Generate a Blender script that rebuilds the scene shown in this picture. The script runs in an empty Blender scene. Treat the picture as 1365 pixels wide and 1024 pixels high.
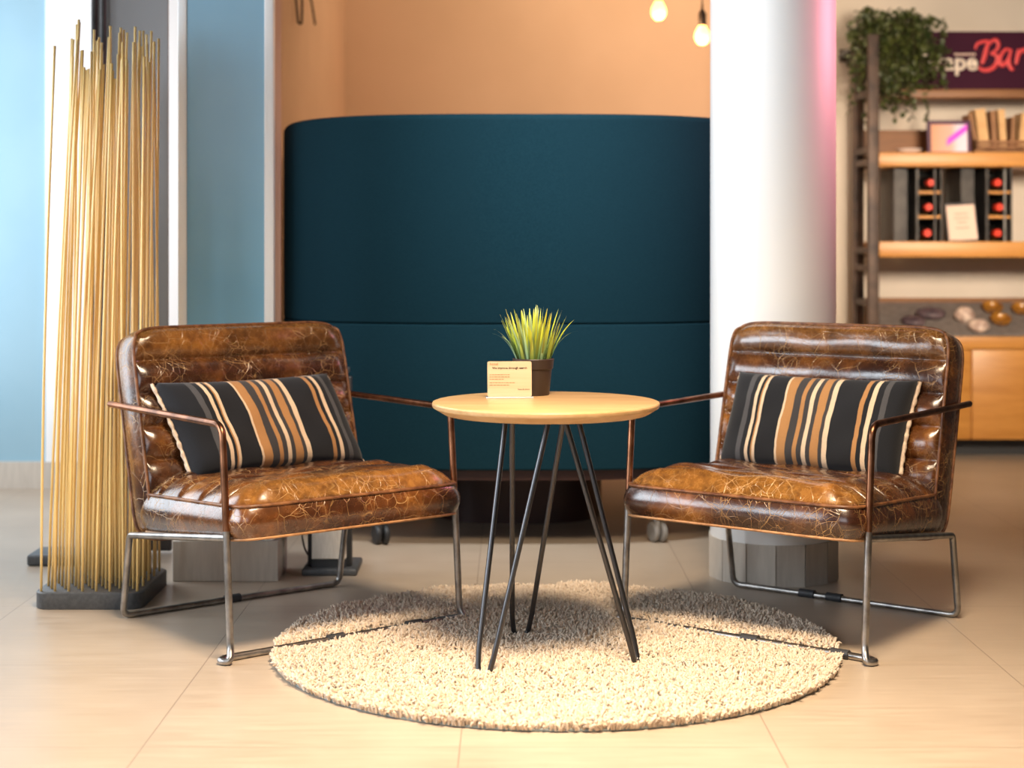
import bpy, bmesh, math, random
import numpy as np
from mathutils import Vector, Matrix

random.seed(7)
rng = np.random.default_rng(7)
C = bpy.context.scene.collection
PI = math.pi
sc = bpy.context.scene

# ------------------------------------------------------------------ materials
def nt(name):
    m = bpy.data.materials.new(name)
    m.use_nodes = True
    t = m.node_tree
    return m, t, t.nodes['Principled BSDF']

def setin(b, **k):
    names = dict(color='Base Color', rough='Roughness', metal='Metallic', spec='Specular IOR Level',
                 coat='Coat Weight', coatr='Coat Roughness', emit='Emission Color', emits='Emission Strength',
                 trans='Transmission Weight', sheen='Sheen Weight', alpha='Alpha', ior='IOR')
    for kk, v in k.items():
        if kk in ('color', 'emit') and len(v) == 3:
            v = (*v, 1)
        b.inputs[names[kk]].default_value = v

def plain(name, color, rough=0.5, metal=0.0, **k):
    m, t, b = nt(name)
    setin(b, color=color, rough=rough, metal=metal, **k)
    return m

def N(t, typ, **props):
    n = t.nodes.new(typ)
    for k, v in props.items():
        setattr(n, k, v)
    return n

def noise(t, vec, scale, detail=3, rough=0.55, dist=0.0):
    n = N(t, 'ShaderNodeTexNoise')
    n.inputs['Scale'].default_value = scale
    n.inputs['Detail'].default_value = detail
    n.inputs['Roughness'].default_value = rough
    n.inputs['Distortion'].default_value = dist
    t.links.new(vec, n.inputs['Vector'])
    return n

def ramp(t, fac, stops, interp='LINEAR'):
    r = N(t, 'ShaderNodeValToRGB')
    cr = r.color_ramp
    cr.interpolation = interp
    while len(cr.elements) < len(stops):
        cr.elements.new(0.5)
    for e, (p, c) in zip(cr.elements, stops):
        e.position = p
        e.color = (*c, 1) if len(c) == 3 else c
    t.links.new(fac, r.inputs['Fac'])
    return r

def mixc(t, fac, a, b, blend='MIX'):
    n = N(t, 'ShaderNodeMix', data_type='RGBA', blend_type=blend)
    for sock, v in ((n.inputs[0], fac), (n.inputs[6], a), (n.inputs[7], b)):
        if hasattr(v, 'is_output'):
            t.links.new(v, sock)
        else:
            sock.default_value = v if not isinstance(v, tuple) or len(v) == 4 else (*v, 1)
    return n.outputs[2]

def math_n(t, op, a, b=None):
    n = N(t, 'ShaderNodeMath', operation=op)
    for i, v in enumerate((a, b)):
        if v is None:
            continue
        if hasattr(v, 'is_output'):
            t.links.new(v, n.inputs[i])
        else:
            n.inputs[i].default_value = v
    return n.outputs[0]

def objcoord(t, scale=(1, 1, 1), rnd=False):
    tc = N(t, 'ShaderNodeTexCoord')
    mp = N(t, 'ShaderNodeMapping')
    mp.inputs['Scale'].default_value = scale
    if rnd:
        oi = N(t, 'ShaderNodeObjectInfo')
        va = N(t, 'ShaderNodeVectorMath', operation='MULTIPLY_ADD')
        t.links.new(oi.outputs['Random'], va.inputs[0])
        va.inputs[1].default_value = (7, 11, 13)
        t.links.new(tc.outputs['Object'], va.inputs[2])
        t.links.new(va.outputs[0], mp.inputs['Vector'])
    else:
        t.links.new(tc.outputs['Object'], mp.inputs['Vector'])
    return mp.outputs['Vector']

def bump(t, b, h, strength=0.2, dist=0.002):
    n = N(t, 'ShaderNodeBump')
    n.inputs['Strength'].default_value = strength
    n.inputs['Distance'].default_value = dist
    t.links.new(h, n.inputs['Height'])
    t.links.new(n.outputs['Normal'], b.inputs['Normal'])

def leather_mat(name='cracked_leather', wear=None):
    m, t, b = nt(name)
    v = objcoord(t, rnd=True)
    nd = noise(t, v, 9, 2)
    off = N(t, 'ShaderNodeVectorMath', operation='MULTIPLY_ADD')
    t.links.new(nd.outputs['Color'], off.inputs[0])
    off.inputs[1].default_value = (0.055, 0.055, 0.055)
    t.links.new(v, off.inputs[2])
    vv = off.outputs[0]
    big = noise(t, v, 5.5, 4, 0.6)
    mid = noise(t, v, 38, 4, 0.7)
    mixn = math_n(t, 'ADD', math_n(t, 'MULTIPLY', big.outputs[0], 0.84), math_n(t, 'MULTIPLY', mid.outputs[0], 0.16))
    base = ramp(t, mixn, [(0.37, (0.026, 0.0085, 0.004)), (0.49, (0.060, 0.019, 0.006)), (0.58, (0.135, 0.045, 0.010)), (0.70, (0.33, 0.130, 0.022))])
    col = base.outputs[0]
    wf = None
    if wear:   # rubbed golden where people sit down: a band along one edge, broken up by the grain
        tc = N(t, 'ShaderNodeTexCoord')
        sp = N(t, 'ShaderNodeSeparateXYZ')
        t.links.new(tc.outputs['Object'], sp.inputs[0])
        y0, y1, zmin = wear
        mr_ = N(t, 'ShaderNodeMapRange', interpolation_type='SMOOTHSTEP')
        t.links.new(math_n(t, 'ADD', sp.outputs[1], math_n(t, 'MULTIPLY', math_n(t, 'SUBTRACT', big.outputs[0], 0.5), 0.22)), mr_.inputs['Value'])
        mr_.inputs['From Min'].default_value = y0; mr_.inputs['From Max'].default_value = y1
        mz = N(t, 'ShaderNodeMapRange', interpolation_type='SMOOTHSTEP')
        t.links.new(sp.outputs[2], mz.inputs['Value'])
        mz.inputs['From Min'].default_value = zmin; mz.inputs['From Max'].default_value = zmin + 0.012
        wf = math_n(t, 'MULTIPLY', mr_.outputs[0], mz.outputs[0])
        wf = math_n(t, 'MULTIPLY', wf, ramp(t, mid.outputs[0], [(0.36, (0.35,) * 3), (0.62, (1, 1, 1))]).outputs[0])
        col = mixc(t, math_n(t, 'MULTIPLY', wf, 0.7), col, (0.40, 0.18, 0.032, 1))
    lines = None
    for sc_, w, ms, ml in ((9.5, 0.009, 7.0, 0.53), (19, 0.014, 8.0, 0.52), (42, 0.024, 7.0, 0.53)):
        vo = N(t, 'ShaderNodeTexVoronoi', feature='DISTANCE_TO_EDGE')
        vo.inputs['Scale'].default_value = sc_
        t.links.new(vv, vo.inputs['Vector'])
        ln = ramp(t, vo.outputs['Distance'], [(0.0, (1, 1, 1)), (w, (0, 0, 0))])
        mk = noise(t, v, ms, 3)
        mr = ramp(t, mk.outputs[0], [(ml - 0.06, (0, 0, 0)), (ml + 0.1, (1, 1, 1))])
        x = math_n(t, 'MULTIPLY', ln.outputs[0], mr.outputs[0])
        lines = x if lines is None else math_n(t, 'MAXIMUM', lines, x)
    col = mixc(t, math_n(t, 'MULTIPLY', lines, 0.85), col, (0.60, 0.36, 0.14, 1))
    t.links.new(col, b.inputs['Base Color'])
    rr = ramp(t, mid.outputs[0], [(0.3, (0.20,) * 3), (0.7, (0.32,) * 3)])
    t.links.new(rr.outputs[0], b.inputs['Roughness'])
    setin(b, spec=0.7, coat=0.6, coatr=0.2)
    wr = noise(t, v, 60, 4, 0.6)
    h = math_n(t, 'SUBTRACT', math_n(t, 'ADD', math_n(t, 'MULTIPLY', big.outputs[0], 1.2), math_n(t, 'MULTIPLY', wr.outputs[0], 0.25)), math_n(t, 'MULTIPLY', lines, 0.3))
    bump(t, b, h, 0.35, 0.006)
    return m

def wood_mat(name, dark, light, scale=(1.2, 14, 14), rough=0.4, nscale=3.0, spec=0.5, coat=0.0):
    m, t, b = nt(name)
    v = objcoord(t, scale)
    n1 = noise(t, v, nscale, 5, 0.6, 0.6)
    n2 = noise(t, v, nscale * 7, 3, 0.6, 0.2)
    f = math_n(t, 'ADD', math_n(t, 'MULTIPLY', n1.outputs[0], 0.7), math_n(t, 'MULTIPLY', n2.outputs[0], 0.3))
    r = ramp(t, f, [(0.33, dark), (0.66, light)])
    t.links.new(r.outputs[0], b.inputs['Base Color'])
    setin(b, rough=rough, spec=spec, coat=coat, coatr=0.2)
    return m

def noisy(name, c1, c2, scale, rough=0.6, metal=0.0, b_str=0.0, b_scale=None, b_dist=0.001, map_scale=(1, 1, 1), detail=3, **k):
    m, t, b = nt(name)
    v = objcoord(t, map_scale)
    n1 = noise(t, v, scale, detail)
    r = ramp(t, n1.outputs[0], [(0.35, c1), (0.65, c2)])
    t.links.new(r.outputs[0], b.inputs['Base Color'])
    setin(b, rough=rough, metal=metal, **k)
    if b_str:
        n2 = noise(t, v, b_scale or scale, 3)
        bump(t, b, n2.outputs[0], b_str, b_dist)
    return m

def floor_mat():
    m, t, b = nt('porcelain_tile')
    tc = N(t, 'ShaderNodeTexCoord')
    sep = N(t, 'ShaderNodeSeparateXYZ')
    t.links.new(tc.outputs['Object'], sep.inputs[0])
    def lines(axis, off):
        a = math_n(t, 'ADD', axis, off)
        a = math_n(t, 'DIVIDE', a, 0.604)
        fr = math_n(t, 'FRACT', a)
        d = math_n(t, 'MINIMUM', fr, math_n(t, 'SUBTRACT', 1.0, fr))
        return d
    dx = lines(sep.outputs[0], 0.703 + 6.04)
    dy = lines(sep.outputs[1], -3.07 + 6.04)
    d = math_n(t, 'MINIMUM', dx, math_n(t, 'MULTIPLY', dy, 1.6))
    g = ramp(t, d, [(0.0022, (1, 1, 1)), (0.0038, (0, 0, 0))])
    mp = N(t, 'ShaderNodeMapping')
    mp.inputs['Scale'].default_value = (2.2, 26, 1)
    t.links.new(tc.outputs['Object'], mp.inputs['Vector'])
    n1 = noise(t, mp.outputs[0], 2.5, 6, 0.65)
    n2 = noise(t, tc.outputs['Object'], 3.0, 4)
    f = math_n(t, 'ADD', math_n(t, 'MULTIPLY', n1.outputs[0], 0.6), math_n(t, 'MULTIPLY', n2.outputs[0], 0.4))
    r = ramp(t, f, [(0.34, (0.36, 0.285, 0.215)), (0.66, (0.47, 0.385, 0.30))])
    col = mixc(t, g.outputs[0], r.outputs[0], (0.25, 0.19, 0.15, 1))
    t.links.new(col, b.inputs['Base Color'])
    rr = ramp(t, n1.outputs[0], [(0.3, (0.30,) * 3), (0.7, (0.42,) * 3)])
    t.links.new(rr.outputs[0], b.inputs['Roughness'])
    setin(b, spec=0.5)
    bump(t, b, math_n(t, 'SUBTRACT', math_n(t, 'MULTIPLY', n1.outputs[0], 0.15), g.outputs[0]), 0.25, 0.002)
    return m

def stripe_mat():
    """Woven stripes running up the cushion: the colour follows the cloth's own U coordinate."""
    m, t, b = nt('striped_weave')
    uv = N(t, 'ShaderNodeUVMap')
    sep = N(t, 'ShaderNodeSeparateXYZ')
    t.links.new(uv.outputs[0], sep.inputs[0])
    nz = noise(t, uv.outputs[0], 6, 2)
    u = math_n(t, 'ADD', sep.outputs[0], math_n(t, 'MULTIPLY', math_n(t, 'SUBTRACT', nz.outputs[0], 0.5), 0.012))
    K = (0.017, 0.0185, 0.023); G = (0.085, 0.085, 0.092); CR = (0.78, 0.60, 0.42); TN = (0.47, 0.24, 0.095); CG = (0.055, 0.052, 0.055)
    seq = [(0, K), (0.125, G), (0.155, K), (0.18, CR), (0.20, K), (0.215, TN), (0.224, CR), (0.24, K), (0.352, CR), (0.366, TN),
           (0.415, CG), (0.46, TN), (0.482, CG), (0.508, CR), (0.533, CG), (0.555, TN), (0.60, CG), (0.618, CR), (0.648, K),
           (0.785, TN), (0.808, K), (0.832, CR), (0.855, K), (0.885, G), (0.912, K)]
    r = ramp(t, u, seq, 'CONSTANT')
    wv = N(t, 'ShaderNodeTexNoise')
    mp = N(t, 'ShaderNodeMapping')
    mp.inputs['Scale'].default_value = (400, 160, 1)
    t.links.new(uv.outputs[0], mp.inputs[0])
    t.links.new(mp.outputs[0], wv.inputs['Vector'])
    wv.inputs['Scale'].default_value = 1.0
    wr = ramp(t, wv.outputs[0], [(0.3, (0.72,) * 3), (0.7, (1.15,) * 3)])
    col = mixc(t, 1.0, r.outputs[0], wr.outputs[0], 'MULTIPLY')
    t.links.new(col, b.inputs['Base Color'])
    setin(b, rough=0.9, spec=0.2, sheen=0.15)
    bump(t, b, wv.outputs[0], 0.3, 0.001)
    return m

def picture_mat():
    m, t, b = nt('neon_reflection_print')  # magenta streak and pale side are a neon reflection painted into the colour
    uv = N(t, 'ShaderNodeUVMap')
    sep = N(t, 'ShaderNodeSeparateXYZ')
    t.links.new(uv.outputs[0], sep.inputs[0])
    base = ramp(t, sep.outputs[0], [(0.0, (0.75, 0.36, 0.22)), (0.55, (0.78, 0.45, 0.38)), (0.75, (0.75, 0.68, 0.80)), (1.0, (0.8, 0.72, 0.85))])
    d = math_n(t, 'ABSOLUTE', math_n(t, 'SUBTRACT', math_n(t, 'SUBTRACT', sep.outputs[1], math_n(t, 'MULTIPLY', sep.outputs[0], 0.95)), -0.05))
    s = ramp(t, d, [(0.08, (1, 1, 1)), (0.17, (0, 0, 0))])
    on = ramp(t, sep.outputs[0], [(0.40, (0, 0, 0)), (0.48, (1, 1, 1))])
    f = math_n(t, 'MULTIPLY', s.outputs[0], on.outputs[0])
    col = mixc(t, f, base.outputs[0], (0.85, 0.10, 0.80, 1))
    t.links.new(col, b.inputs['Base Color'])
    setin(b, rough=0.25)
    return m

M = dict(
    leather=leather_mat('cracked_leather', (0.12, 0.36, 0.02)),
    seat_leather=leather_mat('seat_leather', (-0.06, -0.30, 0.357)),
    piping=noisy('leather_piping', (0.09, 0.03, 0.012), (0.26, 0.11, 0.04), 40, 0.42),
    bottom_piping=noisy('worn_tan_piping', (0.28, 0.13, 0.05), (0.5, 0.27, 0.12), 30, 0.45),
    steel=noisy('raw_steel', (0.26, 0.25, 0.24), (0.46, 0.44, 0.42), 25, 0.33, 1.0),
    copper=noisy('browned_steel', (0.13, 0.055, 0.03), (0.36, 0.16, 0.085), 16, 0.32, 1.0),
    clip=plain('dark_rubber_clip', (0.03, 0.032, 0.036), 0.5),
    stripes=stripe_mat(),
    cream=noisy('cream_fringe', (0.62, 0.46, 0.33), (0.82, 0.66, 0.50), 90, 0.85, b_str=0.4, b_dist=0.002),
    tabletop=wood_mat('oak_tabletop', (0.50, 0.30, 0.125), (0.64, 0.425, 0.215), (1.5, 16, 16), 0.3, 2.5),
    hairpin=plain('gunmetal_rod', (0.085, 0.085, 0.09), 0.32, 0.9),
    pot=plain('brown_plastic_pot', (0.030, 0.018, 0.014), 0.5),
    soil=noisy('potting_soil', (0.02, 0.014, 0.01), (0.05, 0.035, 0.02), 60, 0.9),
    card=noisy('pale_plywood_card', (0.50, 0.37, 0.22), (0.57, 0.44, 0.28), 4, 0.5, map_scale=(1, 8, 14)),
    print_ink=plain('engraved_ink', (0.06, 0.025, 0.012), 0.7),
    print_light=plain('pale_engraving', (0.30, 0.15, 0.06), 0.7),
    clear=plain('acrylic_foot', (0.85, 0.85, 0.88), 0.12, trans=0.4),
    pile=None,
    backing=plain('rug_backing', (0.30, 0.36, 0.37), 0.9),
    floor=floor_mat(),
    plinth_tile=noisy('beige_plinth_tile', (0.54, 0.485, 0.415), (0.61, 0.55, 0.475), 10, 0.38, map_scale=(8, 1, 1)),
    grout=plain('pale_grout', (0.52, 0.45, 0.37), 0.8),
    blue_wall=noisy('sky_blue_paint', (0.28, 0.465, 0.57), (0.305, 0.49, 0.595), 3, 0.5),
    blue_panel=noisy('teal_blue_panel', (0.165, 0.36, 0.50), (0.19, 0.39, 0.53), 2.5, 0.22),
    white_trim=plain('white_trim_paint', (0.86, 0.86, 0.85), 0.4),
    white_wall=plain('white_wall_paint', (0.88, 0.89, 0.90), 0.6),
    orange_wall=noisy('terracotta_plaster', (0.62, 0.41, 0.27), (0.66, 0.44, 0.295), 2.0, 0.75),
    beige_wall=noisy('beige_plaster', (0.62, 0.545, 0.465), (0.68, 0.60, 0.52), 2.0, 0.75),
    door_glass=noisy('smoked_glass_panel', (0.20, 0.195, 0.195), (0.22, 0.215, 0.215), 2, 0.16),
    black_metal=noisy('black_steel', (0.030, 0.028, 0.028), (0.065, 0.058, 0.055), 14, 0.45, 0.5),
    rack_frame=noisy('weathered_dark_steel', (0.045, 0.032, 0.030), (0.13, 0.085, 0.065), 9, 0.55, 0.3),
    pod_fabric=noisy('petrol_wool_felt', (0.0046, 0.0225, 0.0325), (0.0070, 0.0295, 0.0415), 260, 0.95, b_str=0.25, b_dist=0.001, spec=0.08),
    pod_base=noisy('dark_mahogany_board', (0.028, 0.008, 0.006), (0.045, 0.014, 0.010), 8, 0.5),
    brushed=noisy('brushed_steel', (0.70, 0.64, 0.56), (0.82, 0.76, 0.68), 30, 0.4, 0.15, map_scale=(12, 1, 1)),
    chrome=plain('caster_steel', (0.55, 0.52, 0.5), 0.3, 0.9),
    caster_grey=plain('caster_grey', (0.22, 0.20, 0.18), 0.5),
    caster_black=plain('caster_black', (0.02, 0.02, 0.022), 0.5),
    rod=wood_mat('golden_rod', (0.84, 0.52, 0.16), (0.96, 0.71, 0.31), (30, 30, 2.0), 0.33, 1.5, coat=0.3),
    stand_base=noisy('charcoal_base', (0.055, 0.058, 0.062), (0.08, 0.083, 0.088), 90, 0.5),
    shelf_wood=wood_mat('honey_oak', (0.46, 0.19, 0.035), (0.62, 0.285, 0.065), (1.0, 12, 12), 0.4, 2.0),
    dark_wood=wood_mat('umber_and_shaded_wood', (0.17, 0.065, 0.018), (0.26, 0.105, 0.03), (1.0, 12, 12), 0.5, 2.0),
    tray=noisy('grey_slate_tray', (0.16, 0.135, 0.125), (0.22, 0.19, 0.175), 30, 0.7),
    sign=plain('aubergine_board', (0.042, 0.007, 0.022), 0.8, spec=0.2),
    sign_white=plain('sign_cream_letters', (0.85, 0.72, 0.60), 0.5),
    sign_red=plain('sign_coral_letters', (0.70, 0.055, 0.06), 0.45),
    plum=plain('plum_frame', (0.06, 0.012, 0.05), 0.4),
    picture=picture_mat(),
    paper=plain('peach_card', (0.78, 0.56, 0.46), 0.6),
    paper_ink=plain('card_ink', (0.55, 0.33, 0.26), 0.7),
    bookA=noisy('buff_paper', (0.62, 0.36, 0.16), (0.74, 0.47, 0.23), 12, 0.7),
    bookB=noisy('brown_cover', (0.26, 0.12, 0.05), (0.36, 0.17, 0.07), 12, 0.6),
    bottle=plain('black_bottle_glass', (0.008, 0.008, 0.008), 0.12),
    capsule=plain('red_capsule', (0.75, 0.045, 0.018), 0.35),
    stone_dark=noisy('plum_stone', (0.035, 0.022, 0.035), (0.16, 0.11, 0.12), 22, 0.45),
    stone_pale=noisy('speckled_shell', (0.35, 0.22, 0.18), (0.80, 0.64, 0.54), 30, 0.45),
    bowl=noisy('amber_bowl', (0.16, 0.055, 0.01), (0.42, 0.19, 0.03), 20, 0.2),
    dish=plain('white_dish', (0.68, 0.58, 0.54), 0.3),
    leaf=noisy('trailing_leaf', (0.020, 0.036, 0.008), (0.085, 0.10, 0.022), 30, 0.5),
    stem=plain('vine_stem', (0.05, 0.04, 0.015), 0.7),
    socket=plain('black_socket', (0.025, 0.014, 0.009), 0.5),
)

def blade_mat():
    m, t, b = nt('grass_blade')
    uv = N(t, 'ShaderNodeUVMap')
    sep = N(t, 'ShaderNodeSeparateXYZ')
    t.links.new(uv.outputs[0], sep.inputs[0])
    r1 = ramp(t, sep.outputs[1], [(0.0, (0.13, 0.24, 0.10)), (0.40, (0.22, 0.34, 0.10)), (0.62, (0.50, 0.58, 0.04)), (0.88, (0.62, 0.66, 0.06)), (1.0, (0.55, 0.60, 0.20))])
    r2 = ramp(t, sep.outputs[1], [(0.0, (0.20, 0.33, 0.20)), (0.5, (0.28, 0.42, 0.20)), (1.0, (0.45, 0.55, 0.22))])
    r3 = ramp(t, sep.outputs[1], [(0.0, (0.10, 0.15, 0.03)), (0.5, (0.25, 0.28, 0.04)), (1.0, (0.46, 0.52, 0.07))])
    a = mixc(t, ramp(t, sep.outputs[0], [(0.5, (0, 0, 0)), (0.52, (1, 1, 1))]).outputs[0], r1.outputs[0], r2.outputs[0])
    c = mixc(t, ramp(t, sep.outputs[0], [(0.8, (0, 0, 0)), (0.82, (1, 1, 1))]).outputs[0], a, r3.outputs[0])
    t.links.new(c, b.inputs['Base Color'])
    setin(b, rough=0.4)
    return m
M['blade'] = blade_mat()

def pile_mat():
    m, t, b = nt('shag_wool')
    at = N(t, 'ShaderNodeAttribute')
    at.attribute_name = 'tint'
    r = ramp(t, at.outputs['Fac'], [(0.0, (0.45, 0.325, 0.215)), (0.35, (0.57, 0.45, 0.335)), (1.0, (0.69, 0.585, 0.47))])
    t.links.new(r.outputs[0], b.inputs['Base Color'])
    setin(b, rough=0.95, spec=0.15, sheen=0.2)
    return m
M['pile'] = pile_mat()

def emis(name, color, strength):
    m, t, b = nt(name)
    setin(b, color=color, rough=0.3, emit=color, emits=strength)
    return m
M['bulb'] = emis('warm_bulb_glow', (1.0, 0.50, 0.14), 5.0)
M['filament'] = emis('hot_filament', (1.0, 0.80, 0.50), 30.0)

# ------------------------------------------------------------------ mesh helpers
def link(name, me, mat=None, parent=None, smooth=False):
    o = bpy.data.objects.new(name, me)
    C.objects.link(o)
    if mat is not None:
        me.materials.append(mat)
    if parent is not None:
        o.parent = parent
    if smooth:
        me.polygons.foreach_set('use_smooth', [True] * len(me.polygons))
    return o

def from_pydata(name, v, f, mat, parent=None, smooth=True, fix=True):
    me = bpy.data.meshes.new(name)
    me.from_pydata([tuple(p) for p in v], [], f)
    if fix:
        bm = bmesh.new(); bm.from_mesh(me)
        bmesh.ops.recalc_face_normals(bm, faces=bm.faces)
        bm.to_mesh(me); bm.free()
    me.update()
    return link(name, me, mat, parent, smooth)

def from_bm(name, bm, mat, parent=None, smooth=False):
    me = bpy.data.meshes.new(name)
    bmesh.ops.recalc_face_normals(bm, faces=bm.faces)
    bm.to_mesh(me); bm.free()
    return link(name, me, mat, parent, smooth)

def auto_smooth(o, ang=35):
    bm = bmesh.new(); bm.from_mesh(o.data)
    for e in bm.edges:
        e.smooth = not (len(e.link_faces) == 2 and e.calc_face_angle(0) > math.radians(ang))
    for f in bm.faces:
        f.smooth = True
    bm.to_mesh(o.data); bm.free()
    return o

def add_box(bm, lo, hi, bev=0.0, seg=2, mat=None):
    lo = Vector(lo); hi = Vector(hi)
    r = bmesh.ops.create_cube(bm, size=1.0)
    vs = r['verts']
    c = (lo + hi) / 2; s = hi - lo
    for v in vs:
        v.co = Vector((v.co.x * s.x, v.co.y * s.y, v.co.z * s.z)) + c
    if bev > 0:
        es = list({e for v in vs for e in v.link_edges})
        rr = bmesh.ops.bevel(bm, geom=es, offset=bev, segments=seg, affect='EDGES', profile=0.5)
        vs = list({v for f in rr['faces'] for v in f.verts} | {v for v in vs if v.is_valid})
    if mat is not None:
        allv = set()
        stack = [v for v in vs if v.is_valid]
        while stack:
            v = stack.pop()
            if v in allv: continue
            allv.add(v)
            stack.extend(e.other_vert(v) for e in v.link_edges)
        bmesh.ops.transform(bm, matrix=mat, verts=list(allv))

def box(name, lo, hi, mat, parent=None, bev=0.0, seg=2, m=None):
    bm = bmesh.new()
    add_box(bm, lo, hi, bev, seg, m)
    o = from_bm(name, bm, mat, parent)
    if bev: auto_smooth(o, 50)
    return o

def fillet(pts, rad, n=6):
    P = [Vector(p) for p in pts]
    out = [P[0]]
    for i in range(1, len(P) - 1):
        r = rad[i] if isinstance(rad, (list, tuple)) else rad
        a, b, c = P[i - 1], P[i], P[i + 1]
        d1 = (a - b); d2 = (c - b)
        l = min(r, d1.length * 0.49, d2.length * 0.49)
        if l < 1e-5:
            out.append(b); continue
        s = b + d1.normalized() * l; e = b + d2.normalized() * l
        for k in range(n + 1):
            t = k / n
            out.append(s * (1 - t) ** 2 + b * 2 * t * (1 - t) + e * t * t)
    out.append(P[-1])
    return out

def tube_vf(path, r, n=10, closed=False, caps=True):
    P = [Vector(p) for p in path]
    R = r if isinstance(r, (list, tuple)) else [r] * len(P)
    L = len(P)
    T = []
    for i in range(L):
        if closed:
            T.append((P[(i + 1) % L] - P[i - 1]).normalized())
        else:
            T.append((P[min(i + 1, L - 1)] - P[max(i - 1, 0)]).normalized())
    up = Vector((0, 0, 1)) if abs(T[0].z) < 0.9 else Vector((1, 0, 0))
    nrm = (up - T[0] * up.dot(T[0])).normalized()
    v, f = [], []
    for i in range(L):
        nrm = (nrm - T[i] * nrm.dot(T[i])).normalized()
        bi = T[i].cross(nrm)
        for k in range(n):
            a = 2 * PI * k / n
            v.append(P[i] + (nrm * math.cos(a) + bi * math.sin(a)) * R[i])
    m = L if closed else L - 1
    for i in range(m):
        j = (i + 1) % L
        for k in range(n):
            k2 = (k + 1) % n
            f.append((i * n + k, i * n + k2, j * n + k2, j * n + k))
    if caps and not closed:
        f.append(tuple(range(n - 1, -1, -1)))
        f.append(tuple((L - 1) * n + k for k in range(n)))
    return v, f

def tube(name, path, r, mat, parent=None, n=10, closed=False):
    v, f = tube_vf(path, r, n, closed)
    return auto_smooth(from_pydata(name, v, f, mat, parent), 60)

def tubes(name, paths, r, mat, parent=None, n=8):
    V, F = [], []
    for p in paths:
        v, f = tube_vf(p, r, n)
        o = len(V)
        V += v; F += [tuple(i + o for i in q) for q in f]
    return auto_smooth(from_pydata(name, V, F, mat, parent), 60)

def lathe(name, prof, mat, parent=None, n=48, loc=(0, 0, 0), flat=False, ang=35):
    v, f = [], []
    L = len(prof)
    for (r, z) in prof:
        for k in range(n):
            a = 2 * PI * k / n
            v.append((loc[0] + r * math.cos(a), loc[1] + r * math.sin(a), loc[2] + z))
    for i in range(L - 1):
        for k in range(n):
            k2 = (k + 1) % n
            f.append((i * n + k, i * n + k2, (i + 1) * n + k2, (i + 1) * n + k))
    if prof[0][0] > 1e-5: f.append(tuple(range(n - 1, -1, -1)))
    if prof[-1][0] > 1e-5: f.append(tuple((L - 1) * n + k for k in range(n)))
    o = from_pydata(name, v, f, mat, parent, smooth=False)
    if prof[0][0] <= 1e-5 or prof[-1][0] <= 1e-5:
        bm = bmesh.new(); bm.from_mesh(o.data)
        bmesh.ops.remove_doubles(bm, verts=bm.verts, dist=1e-5)
        bmesh.ops.recalc_face_normals(bm, faces=bm.faces)
        bm.to_mesh(o.data); bm.free()
    return o if flat else auto_smooth(o, ang)

def thing(name, label, cat, loc=(0, 0, 0), rotz=0, group=None):
    o = bpy.data.objects.new(name, None)
    o.empty_display_size = 0.1
    C.objects.link(o)
    o.location = loc; o.rotation_euler = (0, 0, rotz)
    return tag(o, label, cat, group)

def tag(o, label, cat, group=None):
    o['label'] = label; o['category'] = cat
    if group: o['group'] = group
    return o

def struct(o, label=None, cat=None):
    o['kind'] = 'structure'
    if label: o['label'] = label
    if cat: o['category'] = cat
    return o

def text_mesh(name, body, width, mat, parent, origin, xdir, ydir, extr=0.0006, offset=0.0, height=None):
    cu = bpy.data.curves.new(name, 'FONT')
    cu.body = body; cu.size = 1.0; cu.extrude = 0.0; cu.offset = offset
    cu.resolution_u = 4
    tmp = bpy.data.objects.new(name + '_tmp', cu)
    C.objects.link(tmp)
    bpy.context.view_layer.update()
    dg = bpy.context.evaluated_depsgraph_get()
    me = bpy.data.meshes.new_from_object(tmp.evaluated_get(dg))
    bpy.data.objects.remove(tmp); bpy.data.curves.remove(cu)
    me.name = name
    xs = [v.co.x for v in me.vertices]; ys = [v.co.y for v in me.vertices]
    x0 = min(xs); s = width / (max(xs) - x0)
    sy = s if height is None else height / (max(ys) - min(ys))
    X = Vector(xdir).normalized(); Y = Vector(ydir).normalized(); Z = X.cross(Y); O = Vector(origin)
    for v in me.vertices:
        v.co = O + X * ((v.co.x - x0) * s) + Y * (v.co.y * sy)
    bm = bmesh.new(); bm.from_mesh(me)
    g = bmesh.ops.extrude_face_region(bm, geom=bm.faces[:])
    for e in g['geom']:
        if isinstance(e, bmesh.types.BMVert):
            e.co += Z * extr
    bmesh.ops.recalc_face_normals(bm, faces=bm.faces)
    bm.to_mesh(me); bm.free()
    me.materials.clear()
    return link(name, me, mat, parent)

def squircle(u, v, p):
    m = max(abs(u), abs(v))
    if m < 1e-9: return 0.0, 0.0
    r = ((abs(u) ** p + abs(v) ** p) ** (1 / p)) / m
    return u / r, v / r

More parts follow.
